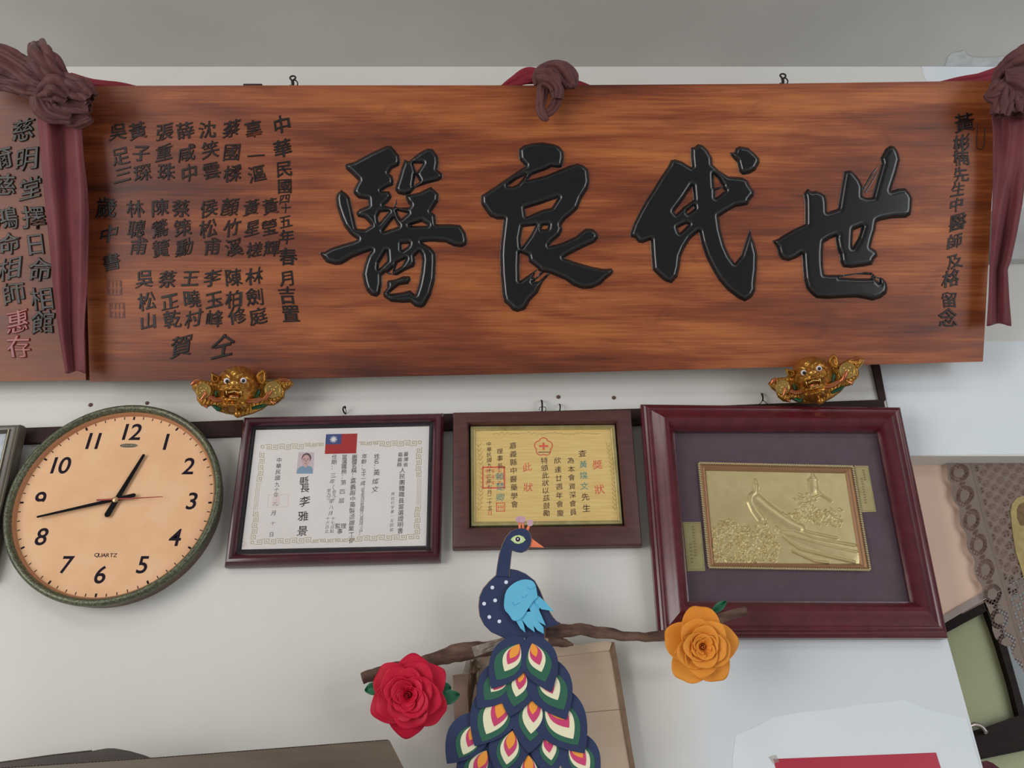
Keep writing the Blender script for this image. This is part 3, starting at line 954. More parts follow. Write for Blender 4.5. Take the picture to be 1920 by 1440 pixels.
# ------------------------------------------------------------------ iron eye hooks above the plaque
M_iron = mat('black_iron', (38, 32, 34), 0.45, 0.6)
def eyehook(u, v, lab, k=1.0):
    t = thing('eye_hook', lab, 'hook', hit1(PQ, u, 160, -0.012), 'iron hooks holding the plaque')
    mb = MB()
    c = hit1(PQ, u, v, -0.012)
    mp = PQ.mpp(u, v)
    ring = [tuple(c + np.array([math.cos(a) * 5.2 * mp, 0, math.sin(a) * 5.0 * mp])) for a in np.linspace(-1.2, 4.3, 22)]
    mb.tube(ring, 1.6 * mp, 8)
    mb.build('eye', M_iron, t, smooth=60)
    mb = MB()
    mb.tube([hit1(PQ, u - 1, v + 4, -0.012), hit1(PQ, u, v + 9, -0.012), hit1(PQ, u, v + 20, -0.016)], 3.0 * mp, 8)
    mb.build('shank', M_iron, t, smooth=60)
    mb = MB()
    lp = [hit1(PQ, u + x, v + y, -0.008) for x, y in [(2, 4), (6, 5), (9, 9), (9, 13), (5, 17), (-3, 15), (-6, 14)]]
    mb.tube(lp, 1.3 * mp, 8)
    mb.build('wire_loop', M_iron, t, smooth=60)
    return t
eyehook(549, 146, 'black iron eye hook over the plaque top, above the rows of names')
eyehook(1468, 142, 'black iron eye hook over the plaque top, between the two last big characters')

# ------------------------------------------------------------------ hanging things on the wall below
def frame_ring(mb, pl, outer, inner, prof, h_out, h_in, sides=True, mats=None):
    """mitred moulding between two pixel quadrilaterals; profile of (share inwards, height)"""
    A = pl.ab(outer, h_out)
    B = pl.ab(inner, h_in)
    n = len(prof)
    vs, fs, mi = [], [], []
    for t, h in prof:
        for k in range(4):
            vs.append(pl.w([A[k] + (B[k] - A[k]) * t], h)[0])
    for k in range(4):
        l = (k + 1) % 4
        for i in range(n - 1):
            # separate vertices per side keep the mitres crisp
            o = len(mb.v)
            mb.add([vs[i * 4 + k], vs[i * 4 + l], vs[(i + 1) * 4 + l], vs[(i + 1) * 4 + k]], [(0, 1, 2, 3) if False else (3, 2, 1, 0)], mats[i] if mats else 0)
    if sides:
        for k in range(4):
            l = (k + 1) % 4
            a0, a1 = pl.w([A[k]], prof[0][1])[0], pl.w([A[l]], prof[0][1])[0]
            b0, b1 = pl.w([A[k]], 0.0)[0], pl.w([A[l]], 0.0)[0]
            mb.add([a0, a1, b1, b0], [(0, 1, 2, 3)], mats[0] if mats else 0)
        mb.add(pl.w(A, 0.0), [(0, 1, 2, 3)], 0)

def merge_build(mb, name, m, parent, smooth=35):
    o = mb.build(name, m, parent, smooth=smooth)
    bm = bmesh.new()
    bm.from_mesh(o.data)
    bmesh.ops.remove_doubles(bm, verts=bm.verts, dist=1e-6)
    bmesh.ops.recalc_face_normals(bm, faces=bm.faces)
    bm.to_mesh(o.data)
    bm.free()
    o.data.polygons.foreach_set('use_smooth', [True] * len(o.data.polygons))
    o.data.set_sharp_from_angle(angle=math.radians(smooth))
    return o

def hang_plane(px, y=-0.004, lean=3.2):
    b = hit1(Plane((0, y, 0)), *px)
    return Plane(b, lean)

def thin_glass(name, amt=0.9, rough=0.03, tint=(255, 255, 255)):
    m = bpy.data.materials.new(name)
    m.use_nodes = True
    nt = m.node_tree
    nt.nodes.remove(nt.nodes['Principled BSDF'])
    tr = nt.nodes.new('ShaderNodeBsdfTransparent')
    tr.inputs[0].default_value = lin(tint)
    gl = nt.nodes.new('ShaderNodeBsdfGlossy')
    gl.inputs['Roughness'].default_value = rough
    fr = nt.nodes.new('ShaderNodeFresnel')
    fr.inputs[0].default_value = 1.5
    mx = nt.nodes.new('ShaderNodeMixShader')
    nt.links.new((X(nt, fr.outputs[0]) * amt).s, mx.inputs[0])
    nt.links.new(tr.outputs[0], mx.inputs[1])
    nt.links.new(gl.outputs[0], mx.inputs[2])
    nt.links.new(mx.outputs[0], nt.nodes['Material Output'].inputs[0])
    return m

M_frame1 = mottled('dark_maroon_lacquer', (62, 22, 34), (76, 28, 40), 30, 0.22, coat=0.4, bmp=0.02)
M_slip = mat('black_inner_slip', (26, 22, 28), 0.3)
M_paper = mottled('cream_certificate_paper', (226, 220, 218), (234, 229, 227), 6, 0.7, spec=0.2)
M_print = mat('grey_black_print', (70, 66, 70), 0.7, spec=0.1)
M_hand = mat('grey_handwriting', (104, 99, 102), 0.7, spec=0.1)
M_goldline = mat('pale_gold_print', (186, 168, 116), 0.4, 0.3)

# ---- certificate in a maroon frame
F1 = hang_plane((622, 1058))
fr1 = thing('framed_certificate', 'white certificate with flag and portrait in a dark maroon frame, beside the clock', 'framed certificate', hit1(F1, 622, 1058))
mb = MB()
frame_ring(mb, F1, [(455.6, 781.1), (832.4, 773.2), (825.7, 1051.4), (419.2, 1061.5)], [(479.8, 806.3), (804.9, 799.1), (798.9, 1023.1), (452.7, 1030.3)],
           [(0, .012), (.08, .018), (.2, .0225), (.34, .0235), (.5, .021), (.62, .016), (.70, .013), (.72, .0105), (.86, .010), (.9, .007), (1.0, .006)], .018, .006, mats=[0, 0, 0, 0, 0, 0, 0, 1, 1, 1])
merge_build(mb, 'frame', [M_frame1, M_slip], fr1)
mb = MB()
mb.spx(F1, [(474, 800), (810, 793), (806, 1029), (446, 1037)], 0.004, 0.0055)
paper = mb.build('certificate_sheet', M_paper, fr1)
mb = MB()
K0 = (0.0, 0.0, 0.004)
KB = (0.0, 0.0, 0.008)
allc = "臺灣省嘉義縣人民團體職員當選證明書府社行字第一五四號姓名：黃燦文年齡五十一歲（出生月日國卅八四）團稱中藥製造業工會務屆理監事任期三自九起止縣長李雅景華"
load_glyphs(allc, *K0)
load_glyphs("縣長李雅景", *KB)
h1 = 0.0056
column(mb, F1, "臺灣省", (761.3, 851.5), (760.4, 871), 9.6, h1, K0, 0, .5)
column(mb, F1, "嘉義縣", (750.5, 852), (748.6, 871.5), 9.6, h1, K0, 0, .5)
column(mb, F1, "人民團體職員當選證明書", (754.6, 881.8), (750.3, 995), 11.5, h1, K0, 0, .3)
column(mb, F1, "府社行字第一五四號", (737, 926), (734, 993), 7, h1, K0, 1, .8)
column(mb, F1, "姓名：", (706.7, 855.4), (705, 874.5), 11, h1, K0, 0, .4)
column(mb, F1, "黃燦文", (705.4, 886.5), (703.5, 918), 13, h1, K0, 1, 1.0)
column(mb, F1, "年齡：", (683.4, 855.4), (682, 875), 10.5, h1, K0, 0, .4)
column(mb, F1, "五十一歲", (682, 883), (681, 905), 10, h1, K0, 1, .9)
column(mb, F1, "（出生年月日民國卅八年四月一日）", (681, 911), (676.5, 1000), 7.6, h1, K0, 1, .8)
column(mb, F1, "團體名稱：", (664.7, 856.6), (663.5, 891), 10.5, h1, K0, 0, .3)
column(mb, F1, "嘉義縣中藥製造職業工會", (662.8, 902), (658, 1013.5), 11.5, h1, K0, 1, 1.0)
column(mb, F1, "當選職務：", (646, 856.6), (644.5, 893), 10.5, h1, K0, 0, .3)
column(mb, F1, "第四屆", (643.5, 904), (640, 939), 11, h1, K0, 1, .9)
column(mb, F1, "理", (644, 986), (644, 986), 11, h1, K0, 0, .3)
column(mb, F1, "監", (633.6, 986), (633, 986), 11, h1, K0, 0, .3)
column(mb, F1, "事", (637, 996), (637, 996), 11, h1, K0, 0, .3)
column(mb, F1, "任期：", (627, 856.6), (625.5, 876), 10.5, h1, K0, 0, .3)
column(mb, F1, "三年（", (625, 891), (622, 914), 11, h1, K0, 1, .8)
column(mb, F1, "自九十", (626.5, 922), (626, 936), 8, h1, K0, 1, .9)
column(mb, F1, "至九三", (617, 920), (616.5, 934), 8, h1, K0, 1, .9)
column(mb, F1, "年八月", (621.5, 940), (620, 962), 9, h1, K0, 1, .8)
column(mb, F1, "十七日起", (624.5, 972), (622, 996), 7.5, h1, K0, 1, .8)
column(mb, F1, "十六日止", (615, 972), (612.5, 996), 7.5, h1, K0, 1, .8)
column(mb, F1, "縣長", (570.8, 901), (571.3, 915.5), 18, h1, KB, 0, .8)
column(mb, F1, "李雅景", (570, 940), (566.5, 995.6), 21, h1, KB, 0, .9)
column(mb, F1, "中華民國", (523.4, 862.6), (520.5, 896), 10.5, h1, K0, 0, .3)
column(mb, F1, "九十年", (519.5, 908), (517.5, 928), 10, h1, K0, 1, .8)
column(mb, F1, "九月", (516.5, 944), (513, 962), 10.5, h1, K0, 0, .5)
column(mb, F1, "十", (511.5, 981), (511, 981), 9, h1, K0, 1, .8)
column(mb, F1, "日", (509, 1001.6), (509, 1001.6), 10, h1, K0, 0, .2)
mb.build('certificate_text', [M_print, M_hand], paper)

# fret border
def quadmap(q):
    q = np.array(q, float)
    return lambda a, b: (q[0] * (1 - a) * (1 - b) + q[1] * a * (1 - b) + q[2] * a * b + q[3] * (1 - a) * b)
def strip(mb, pl, pts, wpx, h, mi=0, ext=1.0):
    """flat printed line"""
    for p, q in zip(pts[:-1], pts[1:]):
        p, q = np.array(p, float), np.array(q, float)
        d = q - p
        L = np.hypot(*d)
        if L < 1e-6:
            continue
        nn = np.array([-d[1], d[0]]) / L * wpx / 2
        e = d / L * wpx / 2 * ext
        mb.add(pl.hit([p + nn - e, q + nn + e, q - nn + e, p - nn - e], h), [(0, 1, 2, 3)], mi)
mb = MB()
Q = quadmap([(489, 834), (791, 825.5), (786.5, 1011), (469, 1021)])
W_, H_ = 302.0, 187.0
key = [(0, 0), (1, 0), (1, .8), (.3, .8), (.3, .35), (.7, .35), (.7, .6)]
def keyrun(edge, s0, s1, nkey, inward):
    for k in range(nkey):
        a0 = s0 + (s1 - s0) * k / nkey
        a1 = s0 + (s1 - s0) * (k + 1) / nkey
        base = (0.0, 1.0) if k % 2 == 0 else (0.55, 0.0)
        pts = []
        for x, y in key:
            yy = y if k % 2 == 0 else 0.95 - y
            s_ = a0 + (a1 - a0) * (x * 0.92)
            dp = yy * inward
            if edge == 'T': pts.append(Q(s_, dp / H_))
            if edge == 'B': pts.append(Q(s_, 1 - dp / H_))
            if edge == 'L': pts.append(Q(dp / W_, s_))
            if edge == 'R': pts.append(Q(1 - dp / W_, s_))
        strip(mb, F1, pts, 0.95, 0.00565)
keyrun('T', 0.03, 0.27, 6, 10); keyrun('T', 0.27, 0.39, 3, 6); keyrun('T', 0.61, 0.73, 3, 6); keyrun('T', 0.73, 0.97, 6, 10)
keyrun('B', 0.03, 0.36, 8, 10); keyrun('B', 0.36, 0.62, 6, 6); keyrun('B', 0.62, 0.97, 8, 10)
for e in 'LR':
    keyrun(e, 0.07, 0.37, 5, 10); keyrun(e, 0.66, 0.95, 5, 10)
    for o_ in (0, 3, 6):
        a = o_ / W_
        f_ = (lambda s_: Q(a, s_)) if e == 'L' else (lambda s_: Q(1 - a, s_))
        strip(mb, F1, [f_(0.38), f_(0.65)], 0.6, 0.00565)
for a in (0.012, 0.988):
    for b in (0.02, 0.98):
        c_ = Q(a, b)
        strip(mb, F1, [c_ + (-2.5, -2.5), c_ + (2.5, -2.5), c_ + (2.5, 2.5), c_ + (-2.5, 2.5), c_ + (-2.5, -2.5)], 0.9, 0.00565)
mb.build('fret_border', M_goldline, paper)
# flag
fl = thing('x', 'x', 'x', hit1(F1, 640, 850)) if False else None
Qf = quadmap([(611.3, 814.2), (670, 812.8), (667.8, 849.9), (609, 851.1)])
mb = MB()
mb.spx(F1, [Qf(0, 0), Qf(1, 0), Qf(1, 1), Qf(0, 1)], 0.0055, 0.0058)
flag = mb.build('printed_flag', mat('flag_red', (170, 42, 42), 0.6), paper)
mb = MB()
mb.spx(F1, [Qf(0, 0), Qf(.5, 0), Qf(.5, .52), Qf(0, .52)], 0.0058, 0.0060)
mb.build('blue_canton', mat('flag_blue', (62, 76, 132), 0.6), flag)
mb = MB()
c0 = Qf(.25, .27)
mp = F1.mpp(c0[0], c0[1])
cc = F1.ab([c0], .006)[0]
mb.slab(F1, [(cc[0] + 4.0 * mp * math.cos(a), cc[1] + 4.0 * mp * math.sin(a)) for a in np.linspace(0, 2 * math.pi, 24)[:-1]], .0059, .0061)
for k in range(12):
    a = 2 * math.pi * k / 12
    mb.slab(F1, [(cc[0] + r * mp * math.cos(a + da), cc[1] + r * mp * math.sin(a + da)) for r, da in ((4.6, -.2), (7.8, 0), (4.6, .2))], .0059, .0061)
mb.build('white_sun', mat('flag_white', (232, 230, 230), 0.6), flag)
# portrait photograph (flat print)
Qp = quadmap([(560, 847.7), (589.3, 848.2), (586.9, 888.2), (555.3, 888.2)])
def pblob(mb, pts, h):
    mb.spx(F1, [Qp(a, b) for a, b in pts], 0.0055, h)
mb = MB()
pblob(mb, [(0, 0), (1, 0), (1, 1), (0, 1)], .0057)
ph = mb.build('portrait_print', mat('portrait_pale_backdrop', (206, 188, 196), 0.5), paper)
mb = MB()
pblob(mb, [(.02, .99), (.04, .80), (.14, .70), (.36, .63), (.66, .62), (.88, .68), (.97, .80), (.985, .99)], .0058)
mb.build('shirt', mat('portrait_blue_shirt', (128, 156, 180), 0.6), ph)
mb = MB()
def ell(cx, cy, rx, ry, a0=0, a1=360, n=24):
    return [(cx + rx * math.cos(math.radians(a)), cy + ry * math.sin(math.radians(a))) for a in np.linspace(a0, a1, n)[: -1 if a1 - a0 == 360 else None]]
pblob(mb, ell(.53, .27, .30, .235), .0059)
mb.build('hair', mat('portrait_dark_hair', (96, 76, 84), 0.6), ph)
mb = MB()
pblob(mb, ell(.51, .37, .245, .25), .0060)
pblob(mb, [(.40, .55), (.62, .55), (.62, .66), (.52, .72), (.40, .66)], .00592)
mb.build('face', mat('portrait_skin', (208, 170, 168), 0.6), ph)
mb = MB()
for cx in (.40, .62):
    pblob(mb, ell(cx, .345, .055, .02), .0061)
    pblob(mb, [(cx - .07, .295), (cx + .07, .285), (cx + .07, .30), (cx - .07, .312)], .0061)
pblob(mb, ell(.51, .52, .08, .014), .0061)
pblob(mb, [(.49, .36), (.52, .36), (.56, .45), (.50, .455)], .0061)
mb.build('features', mat('portrait_feature_tone', (140, 104, 112), 0.6), ph)  # eyes, brows, nose and mouth of the print in one tone
# faint red stamp on the date column
M_pink = mat('faint_pink_stamp', (226, 196, 192), 0.7)
mb = MB()
strip(mb, F1, [(503, 928), (541, 927), (540, 950), (502, 951), (503, 928)], 0.9, .00562)
for k in range(6):
    strip(mb, F1, [(512 + k * 2.4, 932), (511 + k * 2.4, 946)], 1.0, .00562)
strip(mb, F1, [(454.5, 1014), (461, 1019), (453, 1026)], 1.4, .00562)
mb.build('pink_stamp', M_pink, paper)
mb = MB()
mb.spx(F1, [(470, 796), (814, 789), (810, 1033), (442, 1041)], 0.0085, 0.0088)
mb.build('glass', thin_glass('frame_glass', 0.25, .1), fr1)

# ---- golden award plate in a brown frame
F2 = hang_plane((1026, 1025))
M_frame2 = mottled('chocolate_brown_frame', (74, 40, 38), (86, 50, 46), 40, 0.45, sc=(.5, 1, 3))
M_gilt = mottled('pale_gilt_slip', (176, 162, 108), (198, 186, 136), 40, 0.38, 0.55)
M_plate = mottled('brushed_gold_plate', (222, 188, 118), (232, 202, 134), 90, 0.42, 0.2, sc=(.2, 1, 3))
M_bk = mat('brown_black_print', (66, 38, 40), 0.5)
M_rd = mat('coral_red_print', (214, 92, 72), 0.5)
M_tl = mat('teal_print', (84, 138, 132), 0.5)
fr2 = thing('framed_award', 'golden award plate with red, teal and brown writing in a chocolate brown frame', 'framed award', hit1(F2, 1026, 1025))
mb = MB()
frame_ring(mb, F2, [(849.2, 772.3), (1183.5, 767.1), (1204.4, 1022), (848.3, 1027.5)], [(878.3, 794.6), (1156, 792.1), (1171.7, 985.8), (880, 990)],
           [(0, .016), (.06, .020), (.10, .0205), (.86, .026), (.92, .0255), (1.0, .022), (1.0, .006)], .020, .022)
merge_build(mb, 'frame', [M_frame2], fr2, 25)
mb = MB()
frame_ring(mb, F2, [(881, 798.5), (1153.5, 795.8), (1168, 983), (882.5, 987.5)], [(890.8, 807.7), (1144.6, 805), (1159.2, 975.4), (891.5, 978.5)],
           [(0, .008), (.15, .0125), (.6, .0125), (.72, .0105), (.8, .011), (.92, .0105), (1, .0085)], .012, .0085)
merge_build(mb, 'gilt_slip', [M_gilt], fr2, 25)
mb = MB()
mb.spx(F2, [(874, 790), (1160, 787), (1176, 991), (875, 995)], 0.003, 0.006)
mb.build('backing', mat('black_backing', (18, 14, 16), 0.6), fr2)
mb = MB()
mb.spx(F2, [(887, 804), (1147, 801), (1162, 979), (888, 982)], 0.006, 0.0078)
plate = mb.build('award_plate', M_plate, fr2)
KM = (0.0, 0.0, 0.0)
load_glyphs("獎狀查黃燦文先生為本會資深員欣逢廿週年慶特頒此以茲鼓勵嘉義縣中醫藥學理事長賴楚卿華民國九十三七月二五日", *KM)
mb = MB()
h2 = 0.0081
column(mb, F2, "獎狀", (1120.8, 870.5), (1124.2, 917.5), 20, h2, KM, 1, .6)
column(mb, F2, "查", (1091.7, 850), (1091.7, 850), 16, h2, KM, 0, .6)
column(mb, F2, "黃燦文", (1093, 870.5), (1095.8, 911.5), 16, h2, KM, 2, .6)
column(mb, F2, "先生", (1097.2, 931.7), (1099.2, 953.3), 16, h2, KM, 0, .6)
column(mb, F2, "為本會資深會員", (1070, 863.3), (1075.2, 960), 13.5, h2, KM, 0, .6)
column(mb, F2, "欣逢廿週年會慶", (1045.8, 863.3), (1050.3, 961.7), 13.5, h2, KM, 0, .6)
column(mb, F2, "特頒此狀以茲鼓勵", (1020.8, 863.3), (1025.3, 961.7), 13.5, h2, KM, 0, .6)
column(mb, F2, "此狀", (988.7, 875.8), (990.2, 913.3), 18.5, h2, KM, 1, .6)
column(mb, F2, "嘉義縣中醫藥學會", (961.7, 835), (964.2, 945.5), 14, h2, KM, 0, .6)
column(mb, F2, "理事長", (936.7, 845.8), (937.5, 873.3), 12, h2, KM, 0, .6)
column(mb, F2, "賴楚卿", (937.5, 893), (938.3, 932), 16.5, h2, KM, 2, .6)
column(mb, F2, "中華民國九十三年七月二十五", (917, 832.5), (918.3, 952.5), 9.8, h2, KM, 0, .6)
column(mb, F2, "日", (918.5, 961.7), (918.5, 961.7), 10, h2, KM, 1, .4)
strip(mb, F2, [(905.2, 876.3), (945.5, 875.8), (945.8, 914.6), (905.4, 915), (905.2, 876.3)], 2.8, h2 - .0001, 1)
strip(mb, F2, [(931, 943.3), (946, 943), (946.3, 958.4), (931.2, 958.8), (931, 943.3)], 1.5, h2 - .0001, 1)
for a in (934.5, 939, 943):
    strip(mb, F2, [(a, 946.5), (a + .3, 955.5)], 0.9, h2 - .0001, 1)
strip(mb, F2, [(933.5, 951), (944, 950.8)], 0.9, h2 - .0001, 1)
for a in range(3):
    for b in range(3):
        x, y = 913 + a * 11.5, 884 + b * 11
        strip(mb, F2, [(x - 3.5, y - 3), (x + 3.5, y - 3)], 0.9, h2 - .0001, 1)
        strip(mb, F2, [(x - 3, y), (x + 3.5, y)], 0.9, h2 - .0001, 1)
        strip(mb, F2, [(x, y - 3.5), (x, y + 3.5)], 0.9, h2 - .0001, 1)
# five-lobed emblem with a cross
em = []
for k in range(81):
    a = 2 * math.pi * k / 80
    r = 13.6 + 3.6 * abs(math.cos(2.5 * (a - math.pi / 2)))
    em.append((1019 + r * math.cos(a), 838 - r * math.sin(a)))
strip(mb, F2, em, 1.9, h2 - .0001, 1, 0.05)
strip(mb, F2, [(1012.5, 836.5), (1026, 836.3)], 3.6, h2, 1)
strip(mb, F2, [(1019.2, 831.4), (1019.2, 832.8)], 3.6, h2, 1)
strip(mb, F2, [(1019.3, 840.2), (1019.3, 841.6)], 3.6, h2, 1)
for k in range(9):
    strip(mb, F2, [(1010 + k * 2.4, 847.8), (1011.3 + k * 2.4, 847.8)], 1.3, h2, 0)
mb.build('award_text', [M_bk, M_rd, M_tl], plate)
mb = MB()
for side, sx in ((0, 1), (1, -1)):
    for k in range(15):
        t = k / 14
        x = (897 + 5 * math.sin(t * 3)) if side == 0 else (1141 + 12 * t + 4 * math.sin(t * 3))
        y = 838 + 118 * t
        strip(mb, F2, [(x, y), (x + sx * 4, y - 5), (x + sx * 5, y - 8)], 0.7, h2 - .00005)
        strip(mb, F2, [(x, y), (x - sx * 3, y - 5)], 0.6, h2 - .00005)
for k in range(20):
    x = 925 + k * 10
    strip(mb, F2, [(x, 814 + 2 * math.sin(k)), (x + 6, 812 - 2 * math.sin(k * 1.3)), (x + 10, 813)], 0.6, h2 - .00005)
mb.build('wreath_ornament', mat('dull_gold_ornament', (176, 146, 84), 0.5, 0.3), plate)

# ---- gold relief picture in a large wine-red frame
F3 = hang_plane((1508, 1193), lean=3.8)
M_frame3 = mottled('wine_red_lacquer', (78, 19, 31), (92, 26, 38), 35, 0.25, coat=0.35, bmp=0.03)
M_mat = mottled('plum_mat_board', (100, 74, 88), (108, 82, 96), 30, 0.6)
M_foil = mottled('gold_foil', (226, 206, 148), (236, 218, 162), 50, 0.34, 0.5)
M_rope = mat('antique_gold_rope', (226, 208, 162), 0.35, 0.5)
M_copper = mat('copper_slip', (184, 140, 98), 0.4, 0.6)
fr3 = thing('framed_relief', 'large wine red frame holding a gold relief picture on plum board, by the wall corner', 'framed picture', hit1(F3, 1508, 1193))
mb = MB()
frame_ring(mb, F3, [(1201.7, 756), (1690, 761.7), (1780, 1195), (1236, 1195)], [(1265, 809.3), (1645, 810), (1706.7, 1128.3), (1292.7, 1126.7)],
           [(0, .018), (.05, .021), (.07, .021), (.075, .024), (.14, .026), (.16, .026), (.165, .029), (.22, .0315), (.26, .0315), (.30, .030), (.40, .0325), (.52, .0385), (.66, .0415), (.78, .0405), (.88, .034), (.95, .026), (1.0, .018), (1.0, .008)], .024, .018)
merge_build(mb, 'frame', [M_frame3], fr3, 22)
mb = MB()
mb.spx(F3, [(1250, 795), (1660, 795), (1722, 1142), (1278, 1140)], 0.004, 0.008)
mb.build('mat_board', M_mat, fr3)
GO = [(1306.7, 865), (1600.7, 871.7), (1635, 1072.3), (1326.7, 1067.3)]
GI = [(1323.5, 882.3), (1585, 887.5), (1612, 1057.3), (1339, 1055.2)]
Qg = quadmap(GO)
mb = MB()
frame_ring(mb, F3, [Qg(.016, .024), Qg(.984, .024), Qg(.984, .976), Qg(.016, .976)], GI, [(0, .011), (.1, .013), (.25, .014), (.4, .0125), (.5, .0125), (.7, .014), (.85, .012), (1, .0105)], .013, .0105, mats=[0, 0, 0, 0, 1, 1, 0])
inner = merge_build(mb, 'gilt_frame', [M_copper, mat('rose_copper_bead', (196, 150, 116), .4, .5)], fr3, 25)
mb = MB()
cs = [Qg(.010, .016), Qg(.990, .016), Qg(.990, .984), Qg(.010, .984)]
for k in range(4):
    a, b = cs[k], cs[(k + 1) % 4]
    L = np.hypot(*(np.array(b) - np.array(a)))
    n = int(L / 4.3)
    for i in range(n):
        t = (i + .5) / n
        p = np.array(a) + (np.array(b) - np.array(a)) * t
        c = hit1(F3, p[0], p[1], .0115)
        dvec = (np.array(b) - np.array(a)) / L
        q1 = hit1(F3, *(p + dvec * 2.1 + np.array([dvec[1], -dvec[0]]) * 2.0), .0115)
        q0 = hit1(F3, *(p - dvec * 2.1 - np.array([dvec[1], -dvec[0]]) * 2.0), .0115)
        r = 2.1 * F3.mpp(p[0], p[1], .0115)
        mid = c + F3.n * r * .8
        mb.tube([q0, c * .5 + q0 * .5 + F3.n * r * .5, mid, c * .5 + q1 * .5 + F3.n * r * .5, q1], [r * .45, r * .85, r, r * .85, r * .45], 7)
mb.build('rope_border', M_rope, inner, smooth=60)

# embossed foil: a long-tailed bird above blossoms, a second bird behind
Zg = lambda pts: zm(pts, 1260, 850, 4.8)
GX, GY, S = sdf([GI], [], 0, 0.9)
H = np.zeros_like(GX)
rg = np.random.RandomState(5)
def stroke(H, pts, w0, w1, amp):
    P = np.array(Zg(pts))
    best = np.zeros_like(GX)
    n = len(P) - 1
    for i in range(n):
        a, b = P[i], P[i + 1]
        d = b - a
        t = np.clip(((GX - a[0]) * d[0] + (GY - a[1]) * d[1]) / (d @ d), 0, 1)
        dist = np.hypot(GX - a[0] - t * d[0], GY - a[1] - t * d[1])
        wv = w0 + (w1 - w0) * (i + t) / n
        best = np.maximum(best, np.clip(1 - (dist / wv) ** 2, 0, 1))
    return np.maximum(H, best * amp)
def leafbump(H, cx, cy, L, wd, ang, amp):
    dx, dy = GX - cx, GY - cy
    c, s = math.cos(ang), math.sin(ang)
    a, b = (dx * c + dy * s) / L, (-dx * s + dy * c) / wd
    e = np.clip(1 - a * a - b * b, 0, 1)
    ridge = 1 - np.abs(b) * 0.6
    return np.maximum(H, e * amp * ridge)
# bird one: head, neck, breast, back and tail
H = stroke(H, [(755, 290), (750, 350), (715, 385), (705, 440), (740, 510), (800, 590)], 5, 9, .0022)
H = stroke(H, [(750, 240), (755, 300)], 3, 6.5, .0016)
H = stroke(H, [(760, 420), (840, 490), (950, 570), (1060, 640), (1150, 680)], 13, 11, .0030)
for pts in ([(930, 640), (1000, 690), (1080, 695), (1130, 680), (1250, 715), (1480, 765)], [(980, 720), (1090, 745), (1240, 790), (1450, 845), (1660, 890)], [(990, 740), (1060, 800), (1150, 860), (1220, 880), (1400, 925), (1640, 980)], [(1100, 700), (1300, 770), (1640, 830)], [(1080, 880), (1280, 970), (1400, 985)]):
    H = stroke(H, pts, 2.6, 3.4, .0022)
H = stroke(H, [(1000, 690), (1300, 790), (1640, 920)], 10, 18, .0011)
# bird two
H = stroke(H, [(1265, 185), (1268, 235)], 3, 5, .0018)
H = stroke(H, [(1225, 240), (1310, 235)], 2.4, 2.4, .0022)
H = stroke(H, [(1270, 240), (1275, 330)], 9, 10, .0020)
H = stroke(H, [(1285, 310), (1340, 370), (1430, 430)], 3, 2.5, .0020)
H = stroke(H, [(1340, 370), (1265, 405)], 3, 2.4, .0020)
# blossoms and leaves
def cluster(H, x0, x1, yf, y1, n, Lr):
    for _ in range(n):
        zx = rg.uniform(x0, x1)
        top = yf(zx)
        zy = rg.uniform(top, y1)
        (cx, cy), = Zg([(zx, zy)])
        H = leafbump(H, cx, cy, rg.uniform(*Lr), rg.uniform(1.6, 2.8), rg.uniform(0, 3.14), rg.uniform(.0012, .0028))
    return H
H = cluster(H, 360, 960, lambda x: 560 + 0.00012 * (x - 620) ** 2 + 100 * abs(math.sin(x * .012)), 980, 230, (3, 6))
H = cluster(H, 960, 1200, lambda x: 540, 620, 40, (2.5, 5))
H = cluster(H, 1100, 1300, lambda x: 360, 620, 80, (2.5, 5.5))
H = cluster(H, 1300, 1530, lambda x: 500, 660, 60, (2.5, 5))
for k in range(26):
    zx, zy = rg.uniform(390, 960), rg.uniform(620, 960)
    (cx, cy), = Zg([(zx, zy)])
    for j in range(5):
        a = j * 1.257 + rg.rand()
        H = leafbump(H, cx + 3.4 * math.cos(a), cy + 3.0 * math.sin(a), 3.6, 2.0, a, .0028)
H = 1.5 * H + 0.00008 * rg.rand(*H.shape)
mb = MB()
relief(mb, F3, GX, GY, H, S > 0, 0.0098)
mb.build('embossed_foil', M_foil, inner, smooth=80)
M_lab = mottled('pale_gold_label', (188, 172, 116), (202, 188, 134), 40, 0.45, 0.4)
def gold_label(q, txt):
    mb = MB()
    mb.spx(F3, q, .008, .0092)
    o = mb.build('caption_label', M_lab, fr3)
    mb = MB()
    Ql = quadmap(q)
    strip(mb, F3, [Ql(.06, .03), Ql(.94, .03), Ql(.94, .97), Ql(.06, .97), Ql(.06, .03)], 0.5, .00925)
    for x, y0, y1, n in txt:
        for k in range(n):
            y = y0 + (y1 - y0) * k / max(1, n - 1)
            for j in range(3):
                p = Ql(x - .07 + .05 * j, y)
                strip(mb, F3, [p + (0, -1.6), p + (rg.uniform(-.5, .5), 1.4)], 0.5, .00925)
            strip(mb, F3, [Ql(x - .10, y + rg.uniform(-.012, .012)), Ql(x + .08, y)], 0.5, .00925)
    mb.build('caption_marks', mat('olive_print', (116, 104, 66), 0.6), o)
gold_label([(1601.7, 873), (1627.7, 873.3), (1643, 959.4), (1616, 960.4)], [(.62, .10, .30, 5), (.40, .28, .80, 10)])
gold_label([(1280.8, 978.8), (1313.8, 978.8), (1322.5, 1070.4), (1289, 1070.8)], [(.55, .10, .68, 11), (.32, .45, .82, 6)])
mb = MB()
mb.spx(F3, [(1255, 800), (1655, 800), (1717, 1137), (1282, 1135)], 0.0172, 0.0176)
mb.build('glass', thin_glass('frame_glass_two', 0.6, 0.15), fr3)

